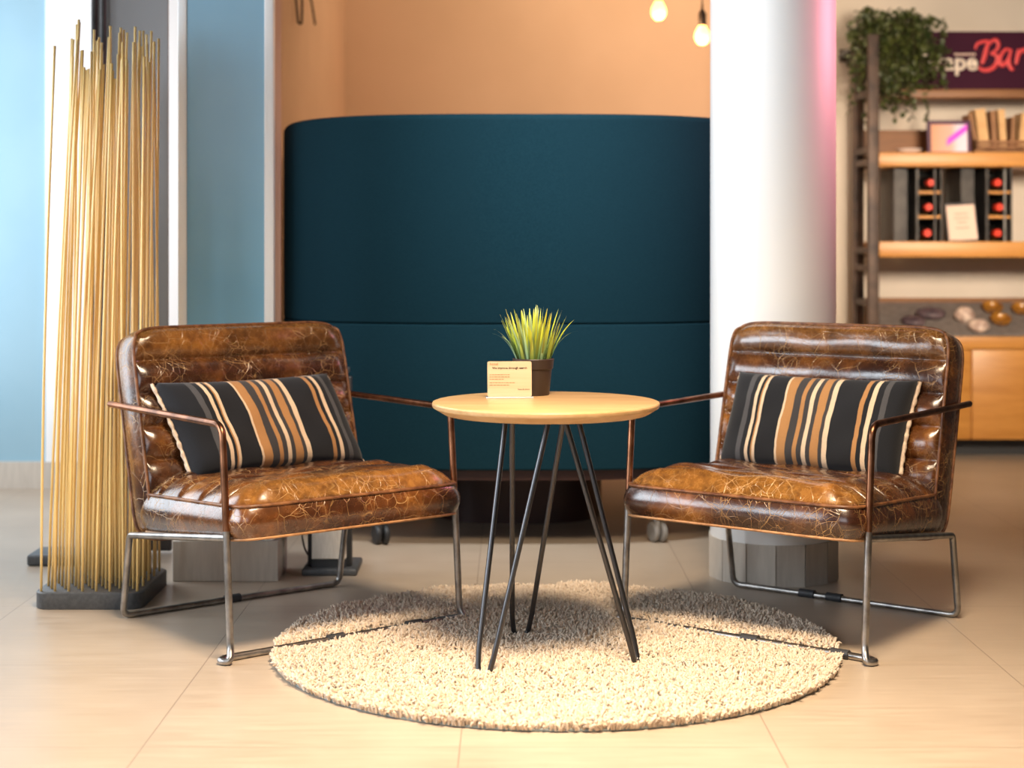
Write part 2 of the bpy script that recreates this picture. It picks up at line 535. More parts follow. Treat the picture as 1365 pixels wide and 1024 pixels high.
# ------------------------------------------------------------------ setting
def build_setting():
    o = box('floor', (-4.5, -3.0, -0.1), (5.0, 10.5, 0.0), M['floor']); struct(o)
    # far left sky blue wall, white end pier, baseboard
    o = box('wall_left', (-4.5, 6.40, 0.0), (-1.847, 6.55, 3.4), M['blue_wall']); struct(o)
    o = box('trim_1', (-1.847, 6.385, 0.105), (-1.10, 6.55, 3.4), M['white_wall']); struct(o)
    o = box('baseboard_left', (-4.5, 6.37, 0.0), (-1.10, 6.40, 0.105), M['plinth_tile']); struct(o)
    # alcove
    o = box('wall_alcove_side', (-1.08, 5.25, 0.0), (-0.95, 9.18, 3.4), M['orange_wall']); struct(o)
    o = box('wall_back', (-1.08, 9.18, 0.0), (1.75, 9.32, 3.4), M['orange_wall']); struct(o)
    o = box('wall_right', (1.28, 7.80, 0.0), (5.0, 7.95, 3.4), M['beige_wall']); struct(o)
    o = box('wall_alcove_right', (1.28, 7.95, 0.0), (1.42, 9.18, 3.4), M['orange_wall']); struct(o)

    # painted pillar with white corner trims on a tiled plinth
    p = thing('pillar', 'square pillar with teal blue panel and white corner strips behind the left chair', 'pillar', (-0.82, 4.69, 0))
    p['kind'] = 'structure'
    X0, X1, Y0, Y1 = -0.955, -0.681, 4.61, 4.77
    lx, ly = p.location.x, p.location.y
    box('blue_panel', (X0 + 0.024 - lx, Y0 - ly, 0.115), (X1 - 0.026 - lx, Y0 + 0.05 - ly, 3.4), M['blue_panel'], p)
    box('corner_strip', (X0 - lx, Y0 - 0.004 - ly, 0.115), (X0 + 0.026 - lx, Y1 - ly, 3.4), M['white_trim'], p, 0.003)
    box('corner_strip', (X1 - 0.027 - lx, Y0 - 0.004 - ly, 0.115), (X1 - lx, Y0 + 0.03 - ly, 3.4), M['white_trim'], p, 0.003)
    box('core', (X0 + 0.026 - lx, Y0 + 0.03 - ly, 0.115), (X1 - 0.002 - lx, Y1 - ly, 3.4), M['orange_wall'], p)
    box('plinth', (X0 - 0.012 - lx, Y0 - 0.015 - ly, 0.0), (X1 + 0.014 - lx, Y1 + 0.02 - ly, 0.115), M['plinth_tile'], p, 0.002)

    # smoked glass door leaf with black frame, twin black pull bars
    d = thing('door_1', 'smoked grey glass door leaf with twin black upright bars', 'door', (-1.18, 5.03, 0))
    d['kind'] = 'structure'
    box('glass_panel', (-0.118, -0.008, 0.05), (0.108, 0.008, 2.7), M['door_glass'], d)
    box('bottom_rail', (-0.128, -0.014, 0.008), (0.118, 0.014, 0.05), M['black_metal'], d, 0.003)
    for dx, dy in ((-0.118, -0.02), (-0.086, -0.035)):
        tube('upright_bar', [(dx, dy, 0.02), (dx, dy, 1.66), (dx, dy, 2.7)], 0.0095, M['black_metal'], d, 12)

    # round white column with faceted tile base
    c = thing('column', 'white round column on a faceted tile base behind the right chair', 'column', (0.760, 4.70, 0))
    c['kind'] = 'structure'
    lathe('shaft', [(0.181, 0.0), (0.181, 3.4)], M['white_trim'], c, 96)
    bm = bmesh.new()
    n = 14; R = 0.189
    for k in range(n):
        a0 = 2 * PI * (k + 0.25) / n + 0.008; a1 = 2 * PI * (k + 1.25) / n - 0.008
        p0 = [Vector((rr * math.cos(a), rr * math.sin(a), z)) for rr in (R, R - 0.010) for a in (a0, a1) for z in (0.0, 0.117)]
        vs = [bm.verts.new(q) for q in p0]
        for q in ((0, 1, 3, 2), (4, 6, 7, 5), (0, 2, 6, 4), (1, 5, 7, 3), (0, 4, 5, 1), (2, 3, 7, 6)):
            bm.faces.new([vs[i] for i in q])
    from_bm('base_tile_ring', bm, M['plinth_tile'], c)
    lathe('base_grout', [(R - 0.006, 0.0), (R - 0.006, 0.116), (0.18, 0.116)], M['grout'], c, 14 * 4, flat=True)

# ------------------------------------------------------------------ armchairs
W = 0.326
def channel_cushion(name, a, b, z_of, mat, parent, nx=56, ny=64, p=9.0, side_rows=9, bulge=0.006, zb_of=None):
    """Closed cushion: domed channelled top on rounded side walls. z_of(u,v) top surface, zb_of(v) bottom."""
    us = [-1 + 2 * i / nx for i in range(nx + 1)]
    vs = [-1 + 2 * j / ny for j in range(ny + 1)]
    V, F, idx = [], [], {}
    for j, v in enumerate(vs):
        for i, u in enumerate(us):
            x, y = squircle(u, v, p)
            idx[(i, j)] = len(V)
            V.append((x * a, y * b, z_of(u, v, x, y)))
    for j in range(ny):
        for i in range(nx):
            F.append((idx[(i, j)], idx[(i + 1, j)], idx[(i + 1, j + 1)], idx[(i, j + 1)]))
    ring = [(i, 0) for i in range(nx)] + [(nx, j) for j in range(ny)] + [(i, ny) for i in range(nx, 0, -1)] + [(0, j) for j in range(ny, 0, -1)]
    prev = [idx[q] for q in ring]
    top = [V[k] for k in prev]
    for s in range(1, side_rows + 1):
        t = s / side_rows
        cur = []
        for (tx, ty, tz) in top:
            zb = zb_of(ty / b)
            k = 1 + bulge / max(a, b) * math.sin(PI * t) * 2.2
            cur.append(len(V))
            V.append((tx * k, ty * k, tz + (zb - tz) * t))
        for q in range(len(ring)):
            q2 = (q + 1) % len(ring)
            F.append((prev[q], cur[q], cur[q2], prev[q2]))
        prev = cur
    bott = {}
    for j, v in enumerate(vs):
        for i, u in enumerate(us):
            if (i in (0, nx)) or (j in (0, ny)):
                continue
            x, y = squircle(u, v, p)
            bott[(i, j)] = len(V)
            V.append((x * a, y * b, zb_of(y)))
    for q, k in zip(ring, prev):
        bott[q] = k
    for j in range(ny):
        for i in range(nx):
            F.append((bott[(i, j)], bott[(i, j + 1)], bott[(i + 1, j + 1)], bott[(i + 1, j)]))
    o = from_pydata(name, V, F, mat, parent)
    return o, top, [V[k] for k in prev]

def make_chair(label, loc, rot, seed):
    r = random.Random(seed)
    ch = thing('lounge_chair', label, 'armchair', (loc[0], loc[1], 0), rot, 'cracked leather lounge chairs')
    T = 0.0085
    # --- tubular frame
    for s in (-1, 1):
        w = s * W
        tube('armrest', fillet([(w, 0.645, 0.545), (w, 0.040, 0.543), (w, 0.020, 0.300)], 0.035, 8), T, M['copper'], ch, 12)
        tube('front_leg', fillet([(w, 0.020, 0.300), (w, 0.001, 0.035), (w + s * 0.010, -0.016, T), (w + s * 0.026, 0.004, T),
                                  (w + s * 0.010, 0.020, T), (w - s * 0.05, 0.022, T)], 0.014, 5), T, M['steel'], ch, 12)
        tube('seat_rail', fillet([(w, 0.019, 0.284), (w, 0.500, 0.224)], 0.03), T, M['steel'], ch, 12)
        tube('back_leg', fillet([(w, 0.499, 0.2241), (w, 0.528, 0.2205), (w, 0.568, T), (w - s * 0.05, 0.570, T)], 0.03, 8), T, M['steel'], ch, 12)
    tube('floor_bar', [(-W + 0.05, 0.022, T), (W - 0.05, 0.022, T)], T * 0.97, M['steel'], ch, 12)
    tube('floor_bar', [(-W + 0.05, 0.570, T), (W - 0.05, 0.570, T)], T * 0.97, M['steel'], ch, 12)
    clips = ((-0.02, 0.57), (-0.10, 0.57)) if seed == 2 else ((-0.01, 0.57),)
    clips += ((0.02, 0.022), (0.255, 0.022)) if seed == 2 else ((-0.03, 0.022), (0.20, 0.022))
    for cx, cy in clips:
        tube('rubber_clip', [(cx - 0.022, cy, T + 0.001), (cx + 0.022, cy, T + 0.001)], T + 0.0035, M['clip'], ch, 12)
    # --- seat cushion: front at y=-0.03, back at y=0.50
    yc, hb = 0.235, 0.268
    a = W - 0.012
    def zpipe(y):  # local y -1..1
        return 0.359 - 0.030 * (y + 1) / 2
    def zbot(y):
        return 0.281 - 0.052 * (y + 1) / 2
    def ztop(u, v, x, y):
        e = min(1, (1 - abs(u)) / 0.28); ef = min(1, (1 - abs(v)) / 0.20)
        dome = 0.040 * math.sin(PI / 2 * e) * math.sin(PI / 2 * ef)
        k = (v + 1) / 2 * 5
        fr = k - math.floor(k)
        gr = -0.011 * math.exp(-(min(fr, 1 - fr) / 0.075) ** 2) * min(1, (1 - abs(u)) / 0.06) * min(1, (1 - abs(v)) / 0.05)
        puff = 0.010 * math.sqrt(max(0, math.sin(PI * fr))) * min(1, (1 - abs(u)) / 0.05)
        wob = 0.004 * math.sin(9 * u + seed) * math.sin(7 * v + 2 * seed)
        return zpipe(y) + dome + (gr + puff * min(1, (1 - abs(v)) / 0.08)) + wob * e * ef
    seat, top, bot = channel_cushion('seat_cushion', a, hb, ztop, M['seat_leather'], ch, 60, 90, 11, zb_of=zbot)
    seat.location = (0, yc, 0)
    tube('piping', [(x * 1.004, y * 1.004, z) for x, y, z in top], 0.0042, M['piping'], seat, 8, True)
    tube('bottom_piping', [(x * 1.004, y * 1.004, z + 0.003) for x, y, z in bot], 0.0036, M['bottom_piping'], seat, 8, True)
    # --- backrest, built lying down then tilted: local y = up the back, local z = forward
    hb2, th = 0.268, 0.088
    def zt(u, v, x, y):
        e = min(1, (1 - abs(u)) / 0.10); ef = min(1, (1 - abs(v)) / 0.06)
        dome = 0.012 * math.sin(PI / 2 * e) * math.sin(PI / 2 * ef)
        k = (1 - y) / 2 * (2 * hb2) / 0.0855   # channels counted from the top
        fr = k - math.floor(k)
        g = 0.023 * (math.sqrt(max(0.0, math.sin(PI * fr))) - 1) * min(1, (1 - abs(u)) / 0.05)
        if k < 0.4: g *= 0.35
        wob = 0.003 * math.sin(8 * u + 3 * seed) * math.sin(5 * v + seed)
        return th / 2 + dome + g * ef + 0.012 * ef + wob * e * ef
    back, top, bot = channel_cushion('backrest', a, hb2, zt, M['leather'], ch, 60, 150, 11, zb_of=lambda y: -th / 2, bulge=0.003)
    tilt = math.atan2(0.105, 0.41)
    up = Vector((0, math.sin(tilt), math.cos(tilt))); fw = Vector((0, -math.cos(tilt), math.sin(tilt)))
    front_top = Vector((0, 0.560, 0.744))
    org = front_top - up * hb2 - fw * (th / 2)
    mt = Matrix(((1, 0, 0, org.x), (0, up.y, fw.y, org.y), (0, up.z, fw.z, org.z), (0, 0, 0, 1)))
    # x axis right, y up, z toward the sitter: keep right-handed by construction
    back.matrix_local = mt
    tube('piping', [(x * 1.003, y * 1.003, z) for x, y, z in top], 0.0042, M['piping'], back, 8, True)
    tube('piping', [(x * 1.003, y * 1.003, z) for x, y, z in bot], 0.0042, M['piping'], back, 8, True)
    return ch

def make_pillow(label, chair_loc, chair_rot, cx, shear, seed, flip_trim=True):
    hw, hh, th = 0.257, 0.132, 0.066
    nu, nv = 48, 28
    V, F, UV = [], [], []
    p = thing('lumbar_pillow', label, 'pillow', (0, 0, 0), 0, 'striped lumbar pillows')
    def pt(u, v, side):
        # outline pinched between the four corners
        sx = 1 - 0.030 * (1 - v * v); sy = 1 - 0.055 * (1 - u * u)
        e = max(0.0, (1 - u ** 4)) ** 0.45 * max(0.0, (1 - v ** 4)) ** 0.5
        z = side * th * e
        wr = 0.0035 * math.sin(11 * u + seed) * math.cos(6 * v + seed * 2) * e
        return (u * hw * sx, v * hh * sy, z + wr)
    idx = {}
    for side in (1, -1):
        for j in range(nv + 1):
            for i in range(nu + 1):
                edge = i in (0, nu) or j in (0, nv)
                if side == -1 and edge:
                    idx[(side, i, j)] = idx[(1, i, j)]; continue
                u = -1 + 2 * i / nu; v = -1 + 2 * j / nv
                idx[(side, i, j)] = len(V)
                V.append(pt(u, v, side)); UV.append((i / nu, j / nv))
        for j in range(nv):
            for i in range(nu):
                q = [idx[(side, i, j)], idx[(side, i + 1, j)], idx[(side, i + 1, j + 1)], idx[(side, i, j + 1)]]
                F.append(tuple(q if side == 1 else q[::-1]))
    o = from_pydata('cover', V, F, M['stripes'], p)
    uvl = o.data.uv_layers.new(name='UVMap')
    for lp in o.data.loops:
        uvl.data[lp.index].uv = UV[lp.vertex_index]
    for e in (-1, 1):
        path = []; rad = []
        for k in range(33):
            v = -1 + 2 * k / 32
            x, y, z = pt(e, v, 1)
            path.append((x + e * 0.001, y, z - 0.010 + 0.0015 * math.sin(k * 2.1 + seed)))
            rad.append(0.0062 + 0.0016 * math.sin(k * 1.7 + seed) + 0.0006 * math.sin(k * 4.3))
        tube('fringe_trim', path, rad, M['cream'], p, 8)
    # place against the backrest in the chair's frame
    up = Vector((shear, 0.075, 0.235)); up.normalize()
    xa = Vector((1, 0, 0)); fw = Vector((0, -0.953, 0.304))
    c = Vector((cx, 0.445, 0.487))
    loc = Matrix(((xa.x, up.x, fw.x, c.x), (xa.y, up.y, fw.y, c.y), (xa.z, up.z, fw.z, c.z), (0, 0, 0, 1)))
    R = Matrix.Translation((chair_loc[0], chair_loc[1], 0)) @ Matrix.Rotation(chair_rot, 4, 'Z')
    full = R @ loc
    for ob in p.children:
        ob.data.transform(full)
        ob.data.transform(Matrix.Translation(-(R @ c)))
    p.location = R @ c
    return p

LC, LR = (-0.388, 3.890), math.radians(38.5)
RC, RR = (0.5435, 3.8745), math.radians(-36.7)

# ------------------------------------------------------------------ table and what stands on it
TC = (0.0776, 3.705)
TOP = 0.5985
def build_table():
    t = thing('side_table', 'small round oak side table on black hairpin legs between the chairs', 'table', (TC[0], TC[1], 0))
    R = 0.261
    lathe('tabletop', [(0.0, TOP - 0.028), (R - 0.030, TOP - 0.028), (R - 0.026, TOP - 0.027), (R - 0.002, TOP - 0.0125), (R - 0.0002, TOP - 0.009), (R, TOP - 0.004), (R - 0.0015, TOP - 0.001), (R - 0.004, TOP), (0.0, TOP)], M['tabletop'], t, 128, ang=25)
    for az, rf, rt, s in ((-133, 0.203, 0.062, 0.066), (-15, 0.208, 0.058, 0.062), (105, 0.214, 0.060, 0.064)):
        a = math.radians(az)
        d = Vector((math.cos(a), math.sin(a), 0)); q = Vector((-math.sin(a), math.cos(a), 0))
        zt = TOP - 0.029; zb = 0.0095
        f = d * rf
        pts = [d * rt + q * s + Vector((0, 0, zt)), f + q * 0.024 - d * 0.006 + Vector((0, 0, zb + 0.045)), f + q * 0.016 + d * 0.004 + Vector((0, 0, zb)),
               f - q * 0.016 + d * 0.004 + Vector((0, 0, zb)), f - q * 0.024 - d * 0.006 + Vector((0, 0, zb + 0.045)), d * rt - q * s + Vector((0, 0, zt))]
        lg = tube('hairpin_leg', fillet(pts, [0, 0.05, 0.018, 0.018, 0.05, 0], 6), 0.0062, M['hairpin'], t, 12)
        bm = bmesh.new()
        mt = Matrix.Translation(d * (rt + 0.005)) @ Matrix.Rotation(a, 4, 'Z')
        add_box(bm, (-0.022, -s - 0.014, TOP - 0.0315), (0.022, s + 0.014, TOP - 0.0282), 0, 2, mt)
        from_bm('mounting_plate', bm, M['hairpin'], lg)

    # potted grass
    px, py = 0.0510, 3.868
    p = thing('potted_grass', 'small artificial grass plant with yellow tips in a brown pot on the table', 'plant', (px, py, TOP))
    lathe('pot', [(0.0, 0.0), (0.037, 0.0), (0.0385, 0.002), (0.0445, 0.062), (0.0475, 0.064), (0.0500, 0.086), (0.0485, 0.088), (0.0465, 0.086), (0.0445, 0.07), (0.0, 0.07)], M['pot'], p, 48)
    lathe('soil', [(0.0, 0.076), (0.0455, 0.0755)], M['soil'], p, 24)
    V, F, UV = [], [], []
    r = random.Random(5)
    def blade(base, az, lean, L, w, kind, droop):
        d = Vector((math.cos(az), math.sin(az), 0)); s = Vector((-math.sin(az), math.cos(az), 0))
        tw = r.uniform(-0.6, 0.6)
        s = (s * math.cos(tw) + d * math.sin(tw))
        n = 9
        pos = Vector(base); th = lean
        o0 = len(V)
        for k in range(n + 1):
            t = k / n
            ww = w * (0.75 + 0.5 * t) * (1 - t ** 2.6) + 0.0003
            V.append(pos - s * ww); V.append(pos + s * ww + d * 0.0006)
            UV.append((kind, t)); UV.append((kind, t))
            th = lean + droop * t * t
            pos = pos + (d * math.sin(th) + Vector((0, 0, 1)) * math.cos(th)) * (L / n)
        for k in range(n):
            a = o0 + 2 * k
            F.append((a, a + 1, a + 3, a + 2))
    for k in range(105):
        az = r.uniform(0, 2 * PI); rr = 0.034 * math.sqrt(r.random())
        base = (rr * math.cos(az), rr * math.sin(az), 0.074)
        kind = r.choice((0.2, 0.2, 0.2, 0.6, 0.9))
        ln = 0.02 + rr / 0.034 * 0.30 + r.uniform(-0.08, 0.08)
        blade(base, az + r.uniform(-.4, .4), ln, r.uniform(0.085, 0.142), r.uniform(0.0026, 0.0044), kind, r.uniform(-0.05, 0.2))
    for k in range(26):
        az = r.uniform(0, 2 * PI)
        base = (0.036 * math.cos(az), 0.036 * math.sin(az), 0.074)
        blade(base, az, r.uniform(0.12, 0.3), r.uniform(0.05, 0.10), 0.0045, 0.6 if r.random() < .6 else 0.9, r.uniform(0, 0.3))
    for az, L, dr, kd in ((PI + .05, 0.100, 1.15, .6), (PI + .3, 0.108, 0.9, .6), (-0.1, 0.112, 1.25, .2), (0.15, 0.126, 0.6, .2), (-0.5, 0.09, 0.6, .6), (PI - .4, 0.08, .8, .6)):
        blade((0.036 * math.cos(az), 0.036 * math.sin(az), 0.074), az, 0.38, L, 0.0036, kd, dr)
    g = from_pydata('foliage', V, F, M['blade'], p, fix=False)
    uvl = g.data.uv_layers.new(name='UVMap')
    for lp in g.data.loops:
        uvl.data[lp.index].uv = UV[lp.vertex_index]

    # plywood card in a clear foot
    cx, cy = -0.0055, 3.785
    c = thing('table_card', 'pale plywood notice card with dark lettering in a clear foot beside the potted grass', 'card', (cx, cy, TOP), math.radians(3))
    w, h = 0.052, 0.083
    lean = math.radians(7)
    rc = 0.004
    out = []
    for sx, sz, a0 in ((1, 1, 0), (-1, 1, 90), (-1, -1, 180), (1, -1, 270)):
        for k in range(5):
            aa = math.radians(a0 + 22.5 * k)
            out.append((sx * (w - rc) + rc * math.cos(aa), h / 2 + sz * (h / 2 - rc) + rc * math.sin(aa)))
    mrot = Matrix.Translation((0, 0, 0.003)) @ Matrix.Rotation(-lean, 4, 'X')
    V = [mrot @ Vector((x, yy, z)) for yy in (-0.0015, 0.0015) for x, z in out]
    m = len(out)
    F = [tuple(range(m)), tuple(range(2 * m - 1, m - 1, -1))] + [(k, m + k, m + (k + 1) % m, (k + 1) % m) for k in range(m)]
    bd = from_pydata('board', V, F, M['card'], c, smooth=False)
    box('clear_foot', (-w - 0.004, -0.012, 0.0), (w + 0.004, 0.016, 0.003), M['clear'], c, 0.001)
    upv = Vector((0, math.sin(lean), math.cos(lean))); nf = Vector((0, -math.cos(lean), math.sin(lean)))
    def P(x, z):  # on the face of the card
        return Vector((x, 0, 0.003)) + upv * z + nf * 0.0016
    text_mesh('heading', 'We improve through search', 0.082, M['print_ink'], bd, P(-0.041, 0.065), (1, 0, 0), upv, 0.0003, 0.022)
    text_mesh('heading', 'hotel', 0.019, M['print_light'], bd, P(-0.046, 0.0735), (1, 0, 0), upv, 0.0003, 0.0)
    text_mesh('caption', 'Scan & share', 0.027, M['print_ink'], bd, P(0.0195, 0.0155), (1, 0, 0), upv, 0.0003, 0.0)
    # body copy too small to read: rows of word-length strokes
    bm = bmesh.new()
    rr = random.Random(3)
    for z, xe in ((0.0505, 0.0), (0.0455, 0.0), (0.0400, -0.014), (0.0320, 0.012), (0.0265, 0.0)):
        x = -0.047
        while x < xe:
            l = rr.uniform(0.003, 0.008); l = min(l, xe - x)
            q = [P(x, z), P(x + l, z), P(x + l, z + 0.0016), P(x, z + 0.0016)]
            q2 = [v + nf * 0.0003 for v in q]
            vs = [bm.verts.new(v) for v in q + q2]
            for fidx in ((4, 5, 6, 7), (0, 1, 5, 4), (1, 2, 6, 5), (2, 3, 7, 6), (3, 0, 4, 7)):
                bm.faces.new([vs[k] for k in fidx])
            x += l + 0.0013
    from_bm('body_lines', bm, M['print_light'], bd)

# ------------------------------------------------------------------ rug
RUG = (0.102, 3.82, 0.668)
def build_rug():
    g = thing('shag_rug', 'round cream shag rug under the side table and chair fronts', 'rug', (RUG[0], RUG[1], 0))
    lathe('backing', [(0.0, 0.0008), (RUG[2] - 0.012, 0.0008), (RUG[2] - 0.010, 0.006), (0.0, 0.007)], M['backing'], g, 96)
    n = 42000
    R = RUG[2]
    ang = rng.uniform(0, 2 * PI, n); rad = (R - 0.014) * np.sqrt(rng.uniform(0, 1, n))
    edge_n = 2400
    ang[:edge_n] = rng.uniform(0, 2 * PI, edge_n); rad[:edge_n] = R - rng.uniform(0.008, 0.02, edge_n)
    bx = rad * np.cos(ang); by = rad * np.sin(ang)
    wx = bx + RUG[0]; wy = by + RUG[1]
    hs = rng.uniform(0.75, 1.2, n)
    # slow undulation of the pile
    hs *= 1 + 0.18 * np.sin(wx * 13 + 1.3) * np.sin(wy * 11) + 0.12 * np.sin(wx * 29 + wy * 23)
    # crushed under the chairs' floor bars and the table's feet
    def seg_d(p0, p1):
        d = np.array(p1) - np.array(p0); L2 = (d ** 2).sum()
        t = np.clip(((wx - p0[0]) * d[0] + (wy - p0[1]) * d[1]) / L2, 0, 1)
        return np.hypot(wx - p0[0] - t * d[0], wy - p0[1] - t * d[1])
    for (o, rot) in ((LC, LR), (RC, RR)):
        c, s = math.cos(rot), math.sin(rot)
        f = lambda x, y: (o[0] + c * x - s * y, o[1] + s * x + c * y)
        d = seg_d(f(-W - 0.02, 0.020), f(W + 0.02, 0.020))
        hs *= np.clip((d - 0.012) / 0.022, 0.06, 1)
    tilt = rng.uniform(0.3, 1.5, n); az = rng.uniform(0, 2 * PI, n)
    outw = rad > R - 0.05
    az[outw] = ang[outw] + rng.normal(0, 0.7, outw.sum())
    L = 0.0205 * hs
    r0 = rng.uniform(0.0022, 0.0034, n)
    curl = rng.uniform(-0.6, 2.2, n)
    K = 5; S = 5
    rings = []
    pos = np.stack([bx, by, np.full(n, 0.004)], 1)
    th = tilt * 0.4
    for k in range(K):
        t = k / (K - 1)
        d = np.stack([np.sin(th) * np.cos(az), np.sin(th) * np.sin(az), np.cos(th)], 1)
        s1 = np.stack([-np.sin(az), np.cos(az), np.zeros(n)], 1)
        s2 = np.cross(d, s1)
        rr = r0 * (0.8, 1.05, 1.15, 1.1, 0.6)[k]
        ring = []
        for q in range(S):
            a = 2 * PI * q / S
            ring.append(pos + (s1 * math.cos(a) + s2 * math.sin(a)) * rr[:, None])
        rings.append(np.stack(ring, 1))
        th = tilt * (0.4 + 0.6 * t) + curl * t
        az = az + rng.normal(0, 0.75, n)
        pos = pos + d * (L / (K - 1))[:, None]
    V = np.concatenate(rings, 1).reshape(-1, 3)   # n * (K*S)
    V[:, 2] = np.maximum(V[:, 2], 0.002)
    base = (np.arange(n) * K * S)[:, None]
    quad = []
    for k in range(K - 1):
        for q in range(S):
            q2 = (q + 1) % S
            quad.append([k * S + q, k * S + q2, (k + 1) * S + q2, (k + 1) * S + q])
    Q = (base[:, :, None] + np.array(quad)[None]).reshape(-1, 4)
    cap = (base + np.array([[(K - 1) * S + q for q in range(S)]])).reshape(-1, S)
    me = bpy.data.meshes.new('pile')
    nq = len(Q); nc = len(cap)
    me.vertices.add(len(V)); me.vertices.foreach_set('co', V.ravel())
    me.loops.add(nq * 4 + nc * S)
    me.loops.foreach_set('vertex_index', np.concatenate([Q.ravel(), cap.ravel()]).astype(np.int32))
    me.polygons.add(nq + nc)
    ls = np.concatenate([np.arange(nq) * 4, nq * 4 + np.arange(nc) * S]).astype(np.int32)
    me.polygons.foreach_set('loop_start', ls)
    me.update(calc_edges=True)
    me.validate()
    at = me.attributes.new('tint', 'FLOAT', 'POINT')
    tint = np.repeat(np.clip(rng.normal(0.6, 0.22, n), 0, 1), K * S)
    at.data.foreach_set('value', tint.astype(np.float32))
    o = link('pile', me, M['pile'], g, True)
    o['kind'] = 'stuff'

# ------------------------------------------------------------------ rod screen
def build_rod_screen():
    X0, X1, Y0, Y1, h = -1.259, -0.972, 4.235, 4.575, 0.045
    cx, cy = (X0 + X1) / 2, (Y0 + Y1) / 2
    s = thing('rod_screen', 'screen of tall thin golden rods standing in a charcoal base beside the left chair', 'screen', (cx, cy, 0))
    def rrect(hx, hy, r, n=8):
        pts = []
        for (sx, sy, a0) in ((1, 1, 0), (-1, 1, 90), (-1, -1, 180), (1, -1, 270)):
            for k in range(n + 1):
                a = math.radians(a0 + 90 * k / n)
                pts.append((sx * (hx - r) + r * math.cos(a), sy * (hy - r) + r * math.sin(a)))
        return pts
    V, F = [], []
    levels = [(0.0, 0.002), (0.003, 0.0), (h - 0.003, 0.0), (h, 0.003)]
    n = 0
    for z, ins in levels:
        pts = rrect((X1 - X0) / 2 - ins, (Y1 - Y0) / 2 - ins, 0.04)
        n = len(pts)
        V += [(x, y, z) for x, y in pts]
    for i in range(len(levels) - 1):
        for k in range(n):
            k2 = (k + 1) % n
            F.append((i * n + k, i * n + k2, (i + 1) * n + k2, (i + 1) * n + k))
    F.append(tuple(range(n - 1, -1, -1))); F.append(tuple((len(levels) - 1) * n + k for k in range(n)))
    auto_smooth(from_pydata('base', V, F, M['stand_base'], s), 40)
    r = random.Random(11)
    rows = 10
    for j in range(rows):
        y = -(Y1 - Y0) / 2 + 0.020 + j * (Y1 - Y0 - 0.04) / (rows - 1)
        cnt = 8 if j % 2 == 0 else 7
        for i in range(cnt):
            x = -(X1 - X0) / 2 + 0.017 + (i + (0 if j % 2 == 0 else 0.5)) * 0.0362
            H = r.uniform(1.42, 1.57)
            # rods gather slightly towards the middle at the top and bow
            tx = x * 0.80 + 0.026 + max(-0.015, min(0.015, r.gauss(0, 0.012))); ty = y * 0.9 + r.gauss(0, 0.02)
            bow = Vector((r.gauss(0, 0.004), r.gauss(0, 0.006)))
            pts = []
            for k in range(9):
                t = k / 8
                e = t ** 1.25
                b = math.sin(PI * t)
                pts.append((x + (tx - x) * e + bow.x * b, y + (ty - y) * e + bow.y * b, h - 0.004 + (H - h) * t))
            v, f = tube_vf(pts, 0.0036, 7)
            from_pydata('rod', v, f, M['rod'], s)
    # low plate lying further back
    o = box('floor_plate', (-0.16, -0.07, 0.0), (0.16, 0.07, 0.034), M['stand_base'], None, 0.008, 3)
    o.location = (-1.29, 4.885, 0)
    tag(o, 'low charcoal floor plate with rounded edges behind the golden rod screen', 'floor plate')

